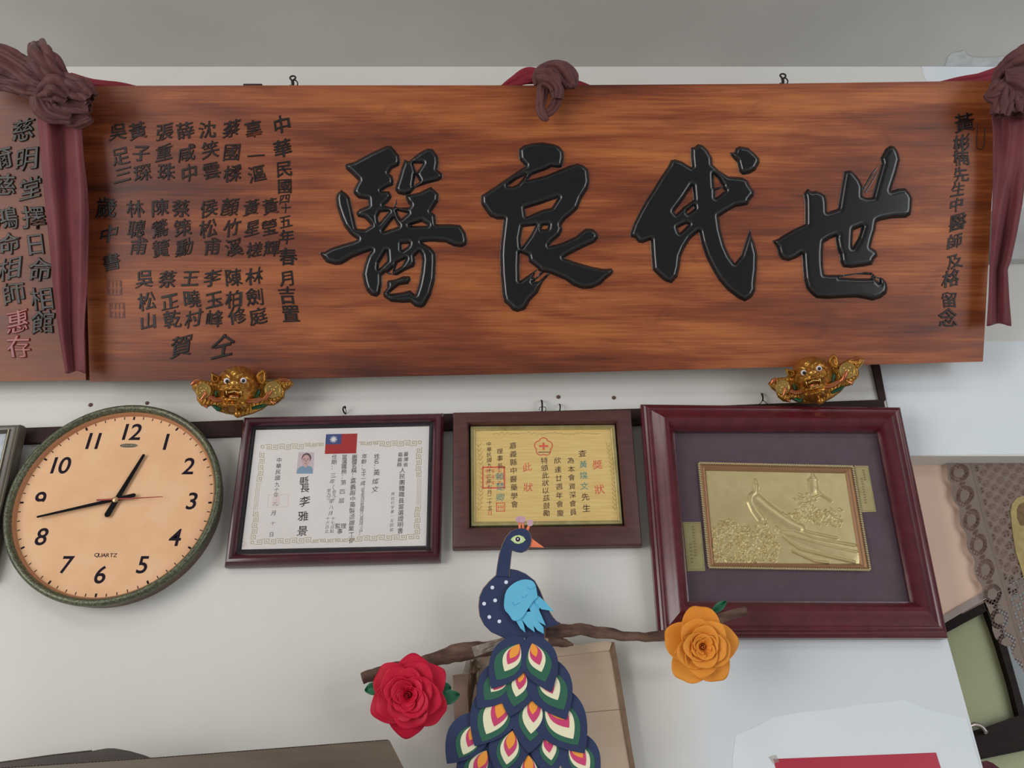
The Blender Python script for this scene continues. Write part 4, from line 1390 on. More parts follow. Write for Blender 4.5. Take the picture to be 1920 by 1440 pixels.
# ---- frame cut off by the picture edge
F0 = hang_plane((-60, 1088))
fr0 = thing('framed_print', 'grey brown frame with pale blue print, mostly cut off beside the clock', 'framed print', hit1(F0, -60, 1088))
mb = MB()
frame_ring(mb, F0, [(-330, 806), (41, 795.5), (-24, 1090), (-420, 1102)], [(-300, 828), (12, 813), (-46, 1062), (-385, 1075)],
           [(0, .014), (.08, .022), (.16, .024), (.22, .022), (.45, .019), (.62, .018), (.68, .021), (.74, .021), (.8, .017), (1.0, .008)], .022, .008, mats=[0, 0, 1, 0, 0, 0, 1, 0, 0])
merge_build(mb, 'frame', [mottled('taupe_frame', (72, 64, 54), (86, 78, 66), 30, .4, sc=(3, 1, .4)), mat('pale_champagne_line', (168, 160, 136), .35, .3)], fr0, 25)
mb = MB()
mb.spx(F0, [(-310, 820), (22, 806), (-40, 1070), (-395, 1085)], .004, .007)
mb.build('print', mottled('pale_blue_print', (168, 178, 190), (206, 212, 218), 60, .4), fr0)

# ------------------------------------------------------------------ hooks, nails and dowel heads
M_rust = mottled('rusty_nail_head', (84, 58, 48), (112, 82, 66), 300, 0.7)
def nailhead(u, v, r, lab):
    mb = MB()
    mp = WALL.mpp(u, v)
    c = WALL.ab([(u, v)])[0]
    mb.lathe(WALL, c, [(r * mp, 0.0), (r * mp, .0012), (r * .8 * mp, .0022), (r * .3 * mp, .0026), (0.0001, .0026)], 14)
    tag(mb.build('nail_head', M_rust, base=hit1(WALL, u, v), smooth=50), lab, 'nail', 'rusty nail heads in the wall')
nailhead(170, 759.5, 4.0, 'rusty nail head above the dial number eleven of the clock')
nailhead(276, 756, 3.6, 'rusty nail head touching the clock rim near twelve')
nailhead(1047, 744.5, 3.8, 'rusty nail head over the middle of the golden award')
nailhead(1151, 746, 3.8, 'rusty nail head between the golden award and the lion mask')
def wall_hook(pts, rad, lab, extra=None):
    t = thing('wall_hook', lab, 'hook', hit1(WALL, *pts[0][:2]), 'small iron hooks over the frames')
    mb = MB()
    mp = WALL.mpp(*pts[0][:2])
    mb.tube([hit1(WALL, u, v, h) for u, v, h in pts], rad * mp, 8)
    mb.build('shank', M_iron, t, smooth=60)
    for e in (extra or []):
        mb = MB()
        mb.tube([hit1(WALL, u, v, h) for u, v, h in e], 0.7 * mp, 7)
        mb.build('hanging_wire', M_iron, t, smooth=60)
wall_hook([(648, 776, .0), (645, 773, .006), (643, 768, .012), (644, 763, .015), (647, 762, .014), (648, 765, .010)], 1.5, 'curved iron hook above the maroon framed certificate', [[(646, 764, .012), (649, 770, .012), (648, 777, .012)]])
wall_hook([(1015, 751, .0), (1016, 752, .014), (1016.5, 758, .015), (1016.5, 772, .012)], 1.6, 'iron nail with wire loop above the golden award',
          [[(1011, 769, .012), (1012, 764, .013), (1017, 762, .014), (1023, 764, .013), (1024, 769, .012), (1020, 772, .012), (1012, 771, .012)]])
wall_hook([(1049, 758, .0), (1050, 759, .012), (1050.5, 765, .013), (1049, 772, .010)], 1.3, 'thin bare nail above the golden award, on its frame top')
wall_hook([(1428, 738, .0), (1429, 740, .012), (1430.5, 745, .014), (1430, 752, .012)], 1.6, 'iron hook with forked wire above the wine red frame',
          [[(1430, 750, .012), (1427, 755, .011), (1422, 759, .010)], [(1430, 750, .012), (1435, 754, .011), (1440, 758, .010)]])
t = thing('wall_hook', 'flat dark bracket edge peeping over the plaque top by the date column', 'hook', hit1(WALL, 472, 158), 'small iron hooks over the frames')
mb = MB()
mb.spx(PQ, [(456, 157), (491, 157), (491, 164), (456, 164)], -.04, -.034)
mb.build('plate', M_iron, t)

# ------------------------------------------------------------------ wall clock
CK = Plane((0, -0.046, 0))                      # front of the rim
CF = Plane((0, -0.030, 0))                      # dial
cpx = (211.5, 936.5)
cB = hit1(CK, *cpx)
clk = thing('wall_clock', 'large round wall clock with peach dial and hammered green bronze rim', 'clock', (cB[0], 0.0, cB[2]))
Rr = 411.0 / 1.0225 / 2 * CK.mpp(*cpx)
cc = (cB[0], cB[2])
M_rim = mottled('hammered_green_bronze', (66, 68, 54), (112, 116, 92), 260, 0.38, 0.5, bmp=0.5, bdist=0.0015)
M_body = mottled('brown_bronze_side', (88, 66, 50), (108, 82, 62), 30, 0.5, 0.3)
M_dial = mottled('aged_peach_dial', (222, 172, 128), (230, 184, 142), 14, 0.6, lo=.3, hi=.6)
M_dialwall = mat('terracotta_dial_wall', (176, 122, 86), 0.6)
M_num = mat('blue_black_numeral', (30, 20, 34), 0.7, spec=.15)
W0 = Plane((0, 0, 0))
mb = MB()
mb.lathe(W0, cc, [(Rr * .955, 0.002), (Rr * .965, .004), (Rr * .985, .028), (Rr * .99, .034)], 96)
mb.build('clock_case', M_body, clk, smooth=50)
mb = MB()
mb.lathe(W0, cc, [(Rr * .985, .032), (Rr * 1.0, .036), (Rr * 1.002, .041), (Rr * .992, .046), (Rr * .972, .0485), (Rr * .95, .047), (Rr * .938, .043), (Rr * .928, .040), (Rr * .925, .036)], 120)
mb.build('rim', M_rim, clk, smooth=60)
mb = MB()
mb.lathe(W0, cc, [(Rr * .93, .040), (Rr * .915, .036), (Rr * .905, .029)], 96)
mb.build('dial_wall', M_dialwall, clk, smooth=60)
mb = MB()
mb.slab(W0, [(cc[0] + Rr * .925 * math.cos(a), cc[1] + Rr * .925 * math.sin(a)) for a in np.linspace(0, 2 * math.pi, 97)[:-1]], .02, .030)
dial = mb.build('dial', M_dial, clk)
KN = (0.0, 0.0, 0.013)
load_glyphs("0123456789QUARTZ", *KN)
nums = {'12': (244.8,809.8), '1': (311.7,828.3), '2': (354.5,873.8), '3': (360.1,939.3), '4': (328.8,1007.6), '5': (267.6,1058.9), '6': (188.8,1077.4), '7': (125.3,1058.9), '8': (78.3,1006.2), '9': (74.6,937.9), '10': (111,872.4), '11': (175,826.8)}
for s, (u, v) in nums.items():
    mb = MB()
    put_glyph2 = []
    for i, ch in enumerate(s):
        off = 0 if len(s) == 1 else (-9.5 if i == 0 else 10.5)
        if s == '11':
            off = -8 if i == 0 else 9
        put_glyph(mb, W0, ch, u + off, v, 47, .0302, KN, 0, 0, 0.98, 0.07, cjk=False)
    mb.build('numeral', M_num, dial)
mb = MB()
for i, ch in enumerate("QUARTZ"):
    put_glyph(mb, W0, ch, 181 + i * 7.0, 1041, 10.5, .0302, KN, 0, 0, 1.05, 0.0, cjk=False)
qz = mb.build('quartz_lettering', M_num, dial)
mb = MB()
bc = WALL.ab([(241.5, 835.5)], .03)[0]
mpd = W0.mpp(241, 835, .03)
mb.slab(W0, [(bc[0] + 16.5 * mpd * math.copysign(abs(math.cos(a)) ** .7, math.cos(a)), bc[1] + 3.8 * mpd * math.sin(a)) for a in np.linspace(0, 2 * math.pi, 33)[:-1]], .030, .0303)
for k in range(9):
    x = bc[0] + (-13 + k * 3.2) * mpd
    mb.slab(W0, [(x, bc[1] - 1.6 * mpd), (x + 1.4 * mpd, bc[1] - 1.6 * mpd), (x + (1.8 + (k % 3) * .5) * mpd, bc[1] + 1.6 * mpd), (x + .5 * mpd, bc[1] + 1.6 * mpd)], .0302, .0305, 1)
mb.build('worn_emblem', [mat('emblem_dark', (72, 66, 58), .5), mat('emblem_light', (150, 136, 112), .5)], dial)
mb = MB()
for k in range(60):
    a = 2 * math.pi * k / 60
    big = k % 5 == 0
    r0, r1, wd = (.868, .902, .0018) if big else (.875, .902, .0008)
    ca, sa = math.cos(a), math.sin(a)
    q = [(r0, -wd), (r1, -wd), (r1, wd), (r0, wd)]
    mb.slab(W0, [(cc[0] + r * Rr * ca - w_ * sa, cc[1] + r * Rr * sa + w_ * ca) for r, w_ in q], .030, .0303)
mb.build('minute_marks', M_num, dial)
M_handb = mat('black_clock_hand', (16, 14, 15), 0.7, spec=.12)
def hand(name, tail_, tip, w0, w1, h, m):
    a = W0.ab([tail_], h)[0]
    b = W0.ab([tip], h)[0]
    d = (b - a) / np.linalg.norm(b - a)
    n_ = np.array([-d[1], d[0]])
    mp = W0.mpp(215, 936, h)
    mb = MB()
    e = d * w1 * mp * .6
    mb.slab(W0, [a - n_ * w0 * mp, b - n_ * w1 * mp, b + e, b + n_ * w1 * mp, a + n_ * w0 * mp, a + n_ * w0 * .4 * mp - d * w0 * .7 * mp, a - n_ * w0 * .4 * mp - d * w0 * .7 * mp], h, h + .0012)
    return mb.build(name, m, clk)
hand('hour_hand', (201, 966), (270, 853), 5.5, 2.6, .0345, M_handb)
hand('minute_hand', (252, 928.5), (70, 969.5), 3.8, 1.8, .0365, M_handb)
sh = hand('second_hand', (182, 938), (305, 931.5), 1.6, .5, .0385, mat('red_second_hand', (150, 44, 40), .4))
mb = MB()
pc = W0.ab([(215.5, 936)], .04)[0]
mb.lathe(W0, pc, [(.0055, .034), (.0055, .0395), (.003, .041), (.0001, .0412)], 20)
mb.build('hub', mat('brass_hub', (190, 160, 120), .35, .7), clk, smooth=40)

# ------------------------------------------------------------------ gilded lion masks
M_lion = mottled('gilded_resin', (168, 116, 48), (200, 150, 74), 30, 0.24, 0.75)
M_lionc = mottled('copper_gilt', (164, 92, 58), (192, 120, 80), 30, 0.25, 0.75)
M_liong = mottled('dark_green_lacquer', (18, 66, 46), (28, 84, 58), 40, 0.3)
M_coin = mottled('bright_gilt', (200, 164, 92), (222, 190, 120), 40, 0.22, 0.8)
M_eye = mat('white_enamel', (226, 220, 226), 0.2)
M_pup = mat('black_enamel', (14, 12, 22), 0.15)
LP = Plane(hit1(Plane((0, -0.085, 0)), 440, 745), 25, 13)
ZL = lambda pts: zm(pts, 330, 660, 7.68)
lion = thing('lion_mask', 'gilded lion mask with coins under the plaque, above the clock and maroon certificate', 'ornament', hit1(LP, 440, 770, -.02), 'gilded lion masks under the plaque')
plate_px = [(205,450),(240,540),(290,600),(300,690),(360,770),(440,800),(500,770),(590,850),(720,890),(840,910),(880,950),(950,930),(1100,890),(1240,830),(1320,770),(1400,770),(1460,740),(1560,660),(1570,570),(1650,510),(1700,450),(1640,390),(1480,375),(1340,420),(1200,400),(1050,330),(850,300),(680,330),(600,400),(500,420),(330,395)]
GX, GY, S = sdf([ZL(plate_px)], [], 3, .7)
q = np.clip(S / 7, 0, 1)
H = .010 * np.sqrt(1 - (1 - q) ** 2) + .0012 * np.sin(GX * .9 + 1.5 * np.sin(GY * .35)) * q
mb = MB()
relief(mb, LP, GX, GY, np.where(S < 0, -.002, H), S > .9, -.012)
mb.spx(LP, ZL(plate_px), -.026, -.0125)
mb.build('backing_scroll', M_lion, lion, smooth=70)
# green mane pieces
for k, pts in enumerate(([(505,770),(560,752),(660,800),(655,840),(590,855)], [(1090,790),(1180,760),(1290,740),(1310,770),(1230,815),(1090,835)], [(550,560),(605,550),(600,650),(560,650)], [(1160,560),(1215,520),(1220,590),(1150,690),(1110,700)])):
    GX, GY, S = sdf([ZL(pts)], [], 2, .6)
    mb = MB()
    q = np.clip(S / 4, 0, 1)
    relief(mb, LP, GX, GY, np.where(S < 0, -.002, .005 * np.sqrt(1 - (1 - q) ** 2)), S > .5, -.003 if k < 2 else .003)
    mb.build('mane_lock', M_liong, lion, smooth=70)
# face
x0, x1, y0, y1 = 560, 1230, 190, 900
(gx0, gy0), (gx1, gy1) = ZL([(x0, y0), (x1, y1)])
GX, GY = np.meshgrid(np.arange(gx0, gx1, .45), np.arange(gy0, gy1, .45))
ZX, ZY = (GX - 330) * 7.68, (GY - 660) * 7.68
def el(cx, cy, rx, ry, ang=0.0):
    c, s = math.cos(ang), math.sin(ang)
    dx, dy = ZX - cx, ZY - cy
    a, b = (dx * c + dy * s) / rx, (-dx * s + dy * c) / ry
    return np.sqrt(np.clip(1 - a * a - b * b, 0, 1))
def gs(cx, cy, rx, ry, ang=0.0):
    c, s = math.cos(ang), math.sin(ang)
    dx, dy = ZX - cx, ZY - cy
    a, b = (dx * c + dy * s) / rx, (-dx * s + dy * c) / ry
    return np.exp(-(a * a + b * b))
dome = el(890, 500, 315, 300)
jaw = el(850, 700, 250, 190)
base = np.maximum(dome * .040, jaw * .036)
inside = base > 0
h = base.copy()
h += .012 * gs(845, 500, 190, 90) + .010 * gs(840, 450, 70, 45) + .006 * gs(760, 500, 40, 25) + .006 * gs(925, 490, 40, 25)
h += .008 * gs(735, 335, 90, 38, .5) + .008 * gs(975, 330, 95, 38, -.45) + .006 * gs(845, 290, 45, 50) - .004 * gs(845, 360, 28, 60)
h += .008 * gs(700, 560, 80, 80) + .008 * gs(1010, 550, 85, 85)
h -= .005 * gs(735, 420, 55, 40) + .005 * gs(970, 415, 55, 40)
for cx, sg in ((690, 1), (1000, -1)):
    rr = np.hypot(ZX - cx, (ZY - 500) * 1.1)
    h += .0028 * np.sin(rr * .085 + 1) * np.exp(-(rr / 95) ** 2)
h += .007 * gs(835, 548, 150, 22, 0) + .004 * gs(720, 590, 30, 40) + .004 * gs(945, 580, 30, 40)
mouth = np.exp(-(((ZX - 835) / 105) ** 4 + ((ZY - 622) / 34) ** 4))
h -= .016 * mouth
h += .007 * gs(830, 690, 120, 26) - .006 * gs(830, 735, 110, 14) + .010 * gs(850, 770, 130, 50)
rr = np.hypot(ZX - 890, ZY - 500)
ringm = np.clip((rr - 215) / 60, 0, 1)
h += .0014 * ringm * np.sin(np.arctan2(ZY - 500, ZX - 890) * 22 + rr * .03)
mb = MB()
relief(mb, LP, GX, GY, np.where(inside, h, -.004), base > -1 if False else (np.maximum(dome, jaw) > 0), -.010)
face = mb.build('face', M_lion, lion, smooth=80)
def lp(zx, zy, hh):
    (u, v), = ZL([(zx, zy)])
    return hit1(LP, u, v, hh)
zp = LP.mpp(440, 730) / 7.68
for cx, cy in ((733, 418), (970, 412)):
    mb = MB()
    mb.sphere(lp(cx, cy, .036), 46 * zp)
    e = mb.build('eye', M_eye, face, smooth=80)
    mb = MB()
    mb.sphere(lp(cx, cy + 2, .036 + 30 * zp), 27 * zp)
    mb.build('pupil', M_pup, face, smooth=80)
mb = MB()
mb.sphere(lp(840, 450, .052), 62 * zp, sc=(1.15, .8, .75))
mb.build('nose', M_lion, face, smooth=80)
mb = MB()
for k in range(7):
    x = 765 + k * 24
    y = 572 + 6 * abs(k - 3) - 10
    c = lp(x, y, .040)
    mb.sphere(c, 14 * zp, 10, 8, sc=(.8, .8, 1.3))
for x in (725, 935):
    mb.tube([lp(x, 560, .038), lp(x + 2, 590, .041), lp(x + 4, 625, .036)], [14 * zp, 11 * zp, 2 * zp], 8)
for k in range(6):
    x = 780 + k * 22
    mb.sphere(lp(x, 655, .036), 12 * zp, 10, 8, sc=(.8, .8, 1.1))
mb.build('teeth', M_coin, face, smooth=80)
mb = MB()
mb.sphere(lp(830, 640, .030), 70 * zp, sc=(1.1, .5, .4))
mb.build('tongue', M_lionc, face, smooth=80)
for pts in ([(500, 280), (640, 350), (650, 430), (560, 470), (500, 420)], [(1260, 245), (1310, 300), (1310, 420), (1250, 500), (1180, 440), (1140, 350), (1180, 290)]):
    GX, GY, S = sdf([ZL(pts)], [], 2, .5)
    q = np.clip(S / 5.5, 0, 1)
    mb = MB()
    relief(mb, LP, GX, GY, np.where(S < 0, -.003, .013 * np.sqrt(1 - (1 - q) ** 2) - .009 * np.clip((S - 4.5) / 3, 0, 1)), S > .5, .006)
    mb.build('ear', M_lion, lion, smooth=70)
for cx, cy, r in ((400, 560, 112), (1395, 545, 125)):
    (u, v), = ZL([(cx, cy)])
    c = LP.ab([(u, v)], .004)[0]
    R0 = r * zp
    mb = MB()
    mb.lathe(LP, c, [(R0 * 1.05, -.006), (R0 * 1.05, .006), (R0 * .98, .0085), (R0 * .84, .0085), (R0 * .78, .006), (R0 * .22, .006), (R0 * .18, .0085), (R0 * .10, .008), (.0001, .008)], 40, 0, .004)
    for k in range(4):
        a = math.pi / 4 + k * math.pi / 2
        p = LP.w([(c[0] + R0 * .5 * math.cos(a), c[1] + R0 * .5 * math.sin(a))], .0105)[0]
        mb.sphere(p, R0 * .13, 8, 6)
    mb.build('coin', M_coin, lion, smooth=40)
for pts, rs in (([(345, 700), (400, 640), (430, 590), (400, 560)], [10, 26, 26, 10]), ([(480, 640), (560, 690), (640, 690), (720, 660)], [34, 40, 40, 16]), ([(1210, 690), (1290, 660), (1340, 600), (1390, 545)], [16, 34, 36, 12]), ([(950, 680), (1050, 710), (1150, 700), (1240, 670)], [16, 38, 42, 26]),
                ([(215, 470), (270, 430), (340, 400)], [14, 38, 22]), ([(1480, 400), (1560, 400), (1640, 410)], [20, 36, 16])):
    mb = MB()
    mb.tube([lp(x, y, .012) for x, y in pts], [r * zp for r in rs], 12)
    mb.build('ribbon', M_lionc, lion, smooth=70)
for pts in ([(400, 760), (440, 790), (430, 745)], [(1390, 760), (1420, 735), (1360, 700)]):
    mb = MB()
    mb.tube([lp(x, y, .006) for x, y in pts], [24 * zp, 34 * zp, 16 * zp], 10)
    mb.build('tassel', M_lionc, lion, smooth=70)
mb = MB()
mb.sphere(lp(890, 890, .012), 58 * zp)
mb.tube([lp(862, 800, .02), lp(870, 850, .02), lp(884, 880, .016)], [14 * zp, 16 * zp, 12 * zp], 8)
mb.build('bell', M_lion, lion, smooth=80)

def copy_tree(o, parent=None):
    c = o.copy()
    COL.objects.link(c)
    if parent:
        c.parent = parent
    for ch in list(o.children):
        copy_tree(ch, c)
    return c
lion2 = copy_tree(lion)
d_ = hit1(Plane((0, -0.085, 0)), 1537, 720) - hit1(Plane((0, -0.085, 0)), 440, 742)
lion2.location = tuple(np.array(lion.location) + d_)
lion2.rotation_euler = (0, 0, math.radians(-30))
lion2.scale = (.96, .96, .96)
lion2['label'] = 'gilded lion mask with coins under the plaque, above the wine red relief frame'

# ------------------------------------------------------------------ paper peacock and its branch
PK = Plane((0, -0.105, 0))
ZB = lambda pts: zm(pts, 880, 950, 5.333)
ZF = lambda pts: zm(pts, 830, 1170, 4.923)
M_navy = mottled('navy_card', (34, 46, 84), (38, 52, 92), 30, 0.65)
M_kraft = mat('kraft_backing', (168, 140, 110), 0.7)
M_green = mat('green_card', (42, 98, 76), 0.65)
M_cream = mat('cream_card', (240, 234, 200), 0.65)
M_pink = mat('magenta_card', (206, 62, 114), 0.65)
M_orange = mat('orange_card', (246, 160, 58), 0.65)
M_cyan = mottled('sky_blue_card', (92, 180, 216), (104, 192, 226), 20, 0.6)
M_beak = mat('coral_card', (238, 128, 88), 0.65)
M_lilac = mottled('dusty_lilac_card', (192, 152, 168), (206, 168, 182), 40, 0.65)
M_dot = mat('pale_blue_dot', (224, 230, 246), 0.6)
pk = thing('paper_peacock', 'navy paper cut peacock with layered eyespot tail feathers perched on the branch', 'paper craft', hit1(PK, 990, 1440))
def smoothpoly(P, it=2):
    P = [np.array(p, float) for p in P]
    for _ in range(it):
        Q_ = []
        for a, b in zip(P, P[1:] + P[:1]):
            Q_ += [a * .75 + b * .25, a * .25 + b * .75]
        P = Q_
    return [tuple(p) for p in P]
def card(name, px, h0, h1, m, parent=pk, lab=None, sm=0):
    mb = MB()
    if sm:
        px = smoothpoly(px, sm)
    mb.spx(PK, px, h0, h1)
    o = mb.build(name, m, parent)
    if lab:
        o['label'] = lab
    return o
bodyp = [(268,688),(200,750),(140,820),(105,900),(95,1000),(105,1090),(150,1180),(220,1250),(330,1300),(400,1335),(480,1345),(560,1350),(750,1345),(752,1212),(800,1202),(870,1182),(910,1163),(870,1145),(830,1100),(780,1020),(740,930),(700,830),(650,740),(560,670),(480,635),(400,622)]
card('wing_feather', ZB([(600, 1000), (650, 925), (705, 1000), (690, 1070), (620, 1070)]), .0070, .0080, M_cyan)
body = card('body', ZB(bodyp), .0, .004, M_navy)
card('kraft_backing', [(u - 1.2, v - .6) for u, v in ZB(bodyp)], -.004, -.0005, M_kraft)
card('kraft_backing', [(u + 1.4, v + .2) for u, v in ZB(bodyp)], -.0045, -.0010, M_kraft)
head = [(268,692),(280,600),(300,480),(330,380),(370,300),(420,245),(480,220),(530,215),(580,233),(610,275),(618,330),(605,390),(570,435),(520,457),(470,450),(425,430),(415,500),(402,624),(398,700)]
hd = card('head_and_neck', ZB(head), .0045, .0065, M_navy)
card('kraft_backing', [(u - 1.0, v) for u, v in ZB(head)], .002, .0043, M_kraft)
card('kraft_backing', [(u + 1.0, v + .3) for u, v in ZB(head)], .0018, .0042, M_kraft)
card('beak', ZB([(612, 300), (640, 330), (748, 408), (598, 402), (610, 350)]), .002, .004, M_beak)
card('eye', ZB([(413,328),(430,308),(460,290),(500,284),(540,300),(563,332),(535,358),(490,372),(455,364)]), .0065, .0072, mat('lime_card', (196, 222, 148), .6), hd)
card('eye', ZB([(442,326),(470,302),(500,298),(532,326),(515,345),(485,354),(460,346)]), .0072, .0078, mat('eye_white', (236, 236, 232), .5), hd)
def disc(name, zx, zy, r, h0, h1, m, parent=pk, nseg=24):
    pts = [(zx + r * math.cos(a), zy + r * math.sin(a)) for a in np.linspace(0, 2 * math.pi, nseg + 1)[:-1]]
    return card(name, ZB(pts), h0, h1, m, parent)
disc('eye', 485, 325, 24, .0078, .0083, mat('iris_dark', (52, 30, 40), .3), hd)
disc('eye', 485, 322, 8, .0083, .0086, M_dot, hd)
for q_, (cx, cy) in (([(490,150),(513,150),(515,220),(492,220)], (496, 125)), ([(524,150),(548,148),(546,222),(528,222)], (530, 128)), ([(585,185),(607,195),(590,243),(566,230)], (608, 161))):
    st_ = card('crest_feather', ZB(q_), .001, .003, M_beak, pk)
    disc('crest_tip', cx, cy, 33, .003, .0045 + .001 * (cx == 530), M_lilac, st_)
for cx, cy in ((368,755),(230,808),(148,970),(258,937),(200,1103),(300,1147)):
    disc('white_dot', cx, cy, 18.5, .004, .0046, M_dot, body)
wg = [(345,960),(360,850),(420,780),(500,735),(580,725),(640,745),(665,790),(680,880),(685,905),(640,940),(565,1055),(520,1120),(470,1143),(430,1135),(400,1080),(350,1030)]
for q_ in ([(640,935),(690,890),(760,950),(845,1045),(720,1025)], [(590,1000),(640,955),(700,1040),(765,1188),(700,1155),(640,1100)], [(555,1050),(620,1050),(690,1150),(742,1205),(745,1272),(680,1235),(620,1160)], [(515,1115),(555,1055),(600,1110),(640,1180),(655,1255),(580,1200)], [(470,1145),(520,1120),(545,1180),(560,1258),(510,1215)]):
    # feather with a raised mid-rib
    P = np.array(ZB(q_))
    card('wing_feather', [tuple(p) for p in P], .0075, .0090 + .0008 * RNG.rand(), M_cyan)
wing = card('wing', ZB(wg), .0095, .012, M_cyan, sm=1)
for a in ([(575,800),(600,825),(640,820),(665,790)], [(525,890),(540,912),(562,905),(572,880)], [(430,955),(445,985),(475,975),(500,960)]):
    mb = MB()
    mb.tube([hit1(PK, *p, .0122) for p in ZB(a)], .0007, 6)
    mb.build('scallop_fold', M_cyan, wing, smooth=60)
card('neck_seam', ZB([(547, 1315), (555, 1312), (560, 1352), (552, 1352)]), .0041, .0046, M_dot, body)

# tail feathers: (base, orange, magenta, cream, green, navy tips) in zoom coordinates, uppermost row last
FE = [
 ((405,1168),(330,1330),(300,1400),(255,1440),(215,1480),(150,1560), 0),
 ((790,1210),(800,1390),(800,1450),(800,1510),(800,1560),(800,1640), 0),
 ((1225,1330),(1240,1450),(1245,1500),(1250,1560),(1255,1610),(1260,1680), 0),
 ((320,915),(250,1075),(235,1136),(190,1207),(150,1237),(40,1290), 1),
 ((1175,1085),(1296,1235),(1318,1308),(1350,1362),(1385,1410),(1430,1490), 1),
 ((645,985),(612,1158),(608,1226),(590,1297),(568,1345),(545,1440), 1),
 ((965,1010),(972,1100),(985,1188),(1003,1258),(1003,1312),(1000,1420), 1),
 ((585,640),(505,872),(475,945),(402,1017),(365,1086),(295,1128), 2),
 ((955,690),(1125,885),(1167,957),(1205,1060),(1250,1118),(1310,1192), 2),
 ((845,662),(830,835),(838,910),(815,1013),(808,1082),(795,1192), 2),
 ((600,430),(490,590),(470,610),(446,627),(386,702),(322,778), 3),
 ((905,405),(985,600),(1014,643),(1063,702),(1118,790),(1140,882), 3),
 ((742,424),(705,541),(705,606),(677,672),(653,762),(612,858), 3),
 ((708,185),(620,318),(600,372),(572,436),(500,517),(448,596), 4),
 ((826,178),(862,303),(894,378),(912,442),(947,533),(1002,626), 4),
]
def leafshape(b, t, wd, n=15, fat=.46, blunt=0.0):
    b, t = np.array(b, float), np.array(t, float)
    ax = t - b
    L = np.hypot(*ax)
    ax /= L
    nx = np.array([-ax[1], ax[0]])
    L_, R_ = [], []
    for i in range(n + 1):
        s = i / n
        if s < fat:
            w_ = math.sin(.5 * math.pi * s / fat) ** (.85 - .35 * blunt)
        else:
            w_ = math.cos(.5 * math.pi * (s - fat) / (1 - fat)) ** .9
        p = b + ax * L * s
        L_.append(p + nx * wd * w_)
        R_.append(p - nx * wd * w_)
    return [tuple(p) for p in L_] + [tuple(p) for p in R_[-2:0:-1]]
for k, (b, o_, p_, c_, g_, n_, row) in enumerate(FE):
    z = .0022 + .0042 * row + .0003 * (k % 3)
    big = np.array(n_, float) - np.array(b, float)
    L = np.hypot(*big)
    nb = np.array(b, float) - big / L * L * .20
    nw = L * .40 if row < 4 else L * .36
    if row == 4:
        nb = np.array(b, float) - big / L * 70
    f0 = card('tail_feather', ZF(leafshape(nb, n_, nw, 20, .42, 1.0)), z, z + .0016, M_navy)
    zz = z + .0016
    scale_ = {4: 1.0, 3: .98, 2: .95, 1: .95, 0: .95}[row]
    for nm, tip, wr, m in (('green_eyespot', g_, .265, M_green), ('cream_eyespot', c_, .235, M_cream), ('magenta_eyespot', p_, .215, M_pink), ('orange_eyespot', o_, .20, M_orange)):
        Lk = np.hypot(*(np.array(tip, float) - np.array(b, float)))
        wk = Lk * (wr + .045) * scale_
        card(nm, ZF(leafshape(b, tip, wk, 16, .52)), zz - .0001, zz + .0005, m, f0)
        zz += .0005

# branch
def bark():
    m = mottled('dry_brown_bark', (74, 52, 44), (122, 94, 78), 45, 0.85, bmp=0.6, bdist=0.003, sc=(.5, 1, 1.5))
    return m
M_bark = bark()
BR = Plane((0, -0.072, 0))
def limb(mb, pts, rad, nub=.18, seg=14, seed=0):
    rg = np.random.RandomState(seed)
    P = np.array(pts, float)
    t = np.arange(len(P))
    tt = np.linspace(0, len(P) - 1, (len(P) - 1) * 8 + 1)
    U, V, R, Hh = [np.interp(tt, t, P[:, i]) for i in range(4)]
    ph = rg.rand(4) * 6.28
    W, rr = [], []
    for i, x in enumerate(tt):
        j = .9 * math.sin(1.9 * x + ph[0]) + .6 * math.sin(4.3 * x + ph[1])
        p = hit1(BR, U[i], V[i] + j, Hh[i])
        W.append(p)
        r = R[i] * BR.mpp(U[i], V[i], Hh[i])
        def f(a, r=r, x=x):
            return r * (1 + nub * (math.sin(2.1 * x + 2 * a + ph[2]) * .5 + math.sin(5.7 * x + 3 * a + ph[3]) * .3 + math.sin(11 * x + a) * .2))
        rr.append(f)
    mb.tube(W, rr, seg)
br = thing('tree_branch', 'bare brown branch crossing the wall behind the paper peacock', 'branch', hit1(BR, 1040, 1205))
mb = MB()
limb(mb, [(679, 1273, 11, 0), (715, 1262, 12, 0), (770, 1249, 13, 0), (822, 1234, 14, 0), (860, 1224, 16, 0), (905, 1217, 14, 0), (960, 1204, 14, 0), (1010, 1196, 15, 0), (1045, 1184, 14, 0), (1090, 1179, 11.5, 0), (1130, 1187, 10, 0), (1170, 1193, 9, 0), (1210, 1194, 9, 0), (1262, 1189, 10, .01), (1320, 1170, 10, .012), (1398, 1145, 9.5, .012)], None, seed=3)
mb.build('main_limb', M_bark, br, smooth=60)
mb = MB()
limb(mb, [(1010, 1198, 12, 0), (1040, 1202, 10, 0), (1062, 1207, 7, 0), (1075, 1209, 2, 0)], None, seed=5)
mb.build('side_twig', M_bark, br, smooth=60)
mb = MB()
limb(mb, [(838, 1226, 9, 0), (848, 1216, 7, .004), (858, 1212, 3.5, .004)], None, seed=6)
mb.build('side_twig', M_bark, br, smooth=60)
mb = MB()
sc_ = hit1(BR, 1024.5, 1200, .014)
mb.tube([sc_, sc_ - BR.n * .006], 3.8 * BR.mpp(1024, 1200), 14)
mb.build('cut_end', mottled('pale_cut_wood', (196, 168, 138), (214, 188, 158), 200, .7), br)

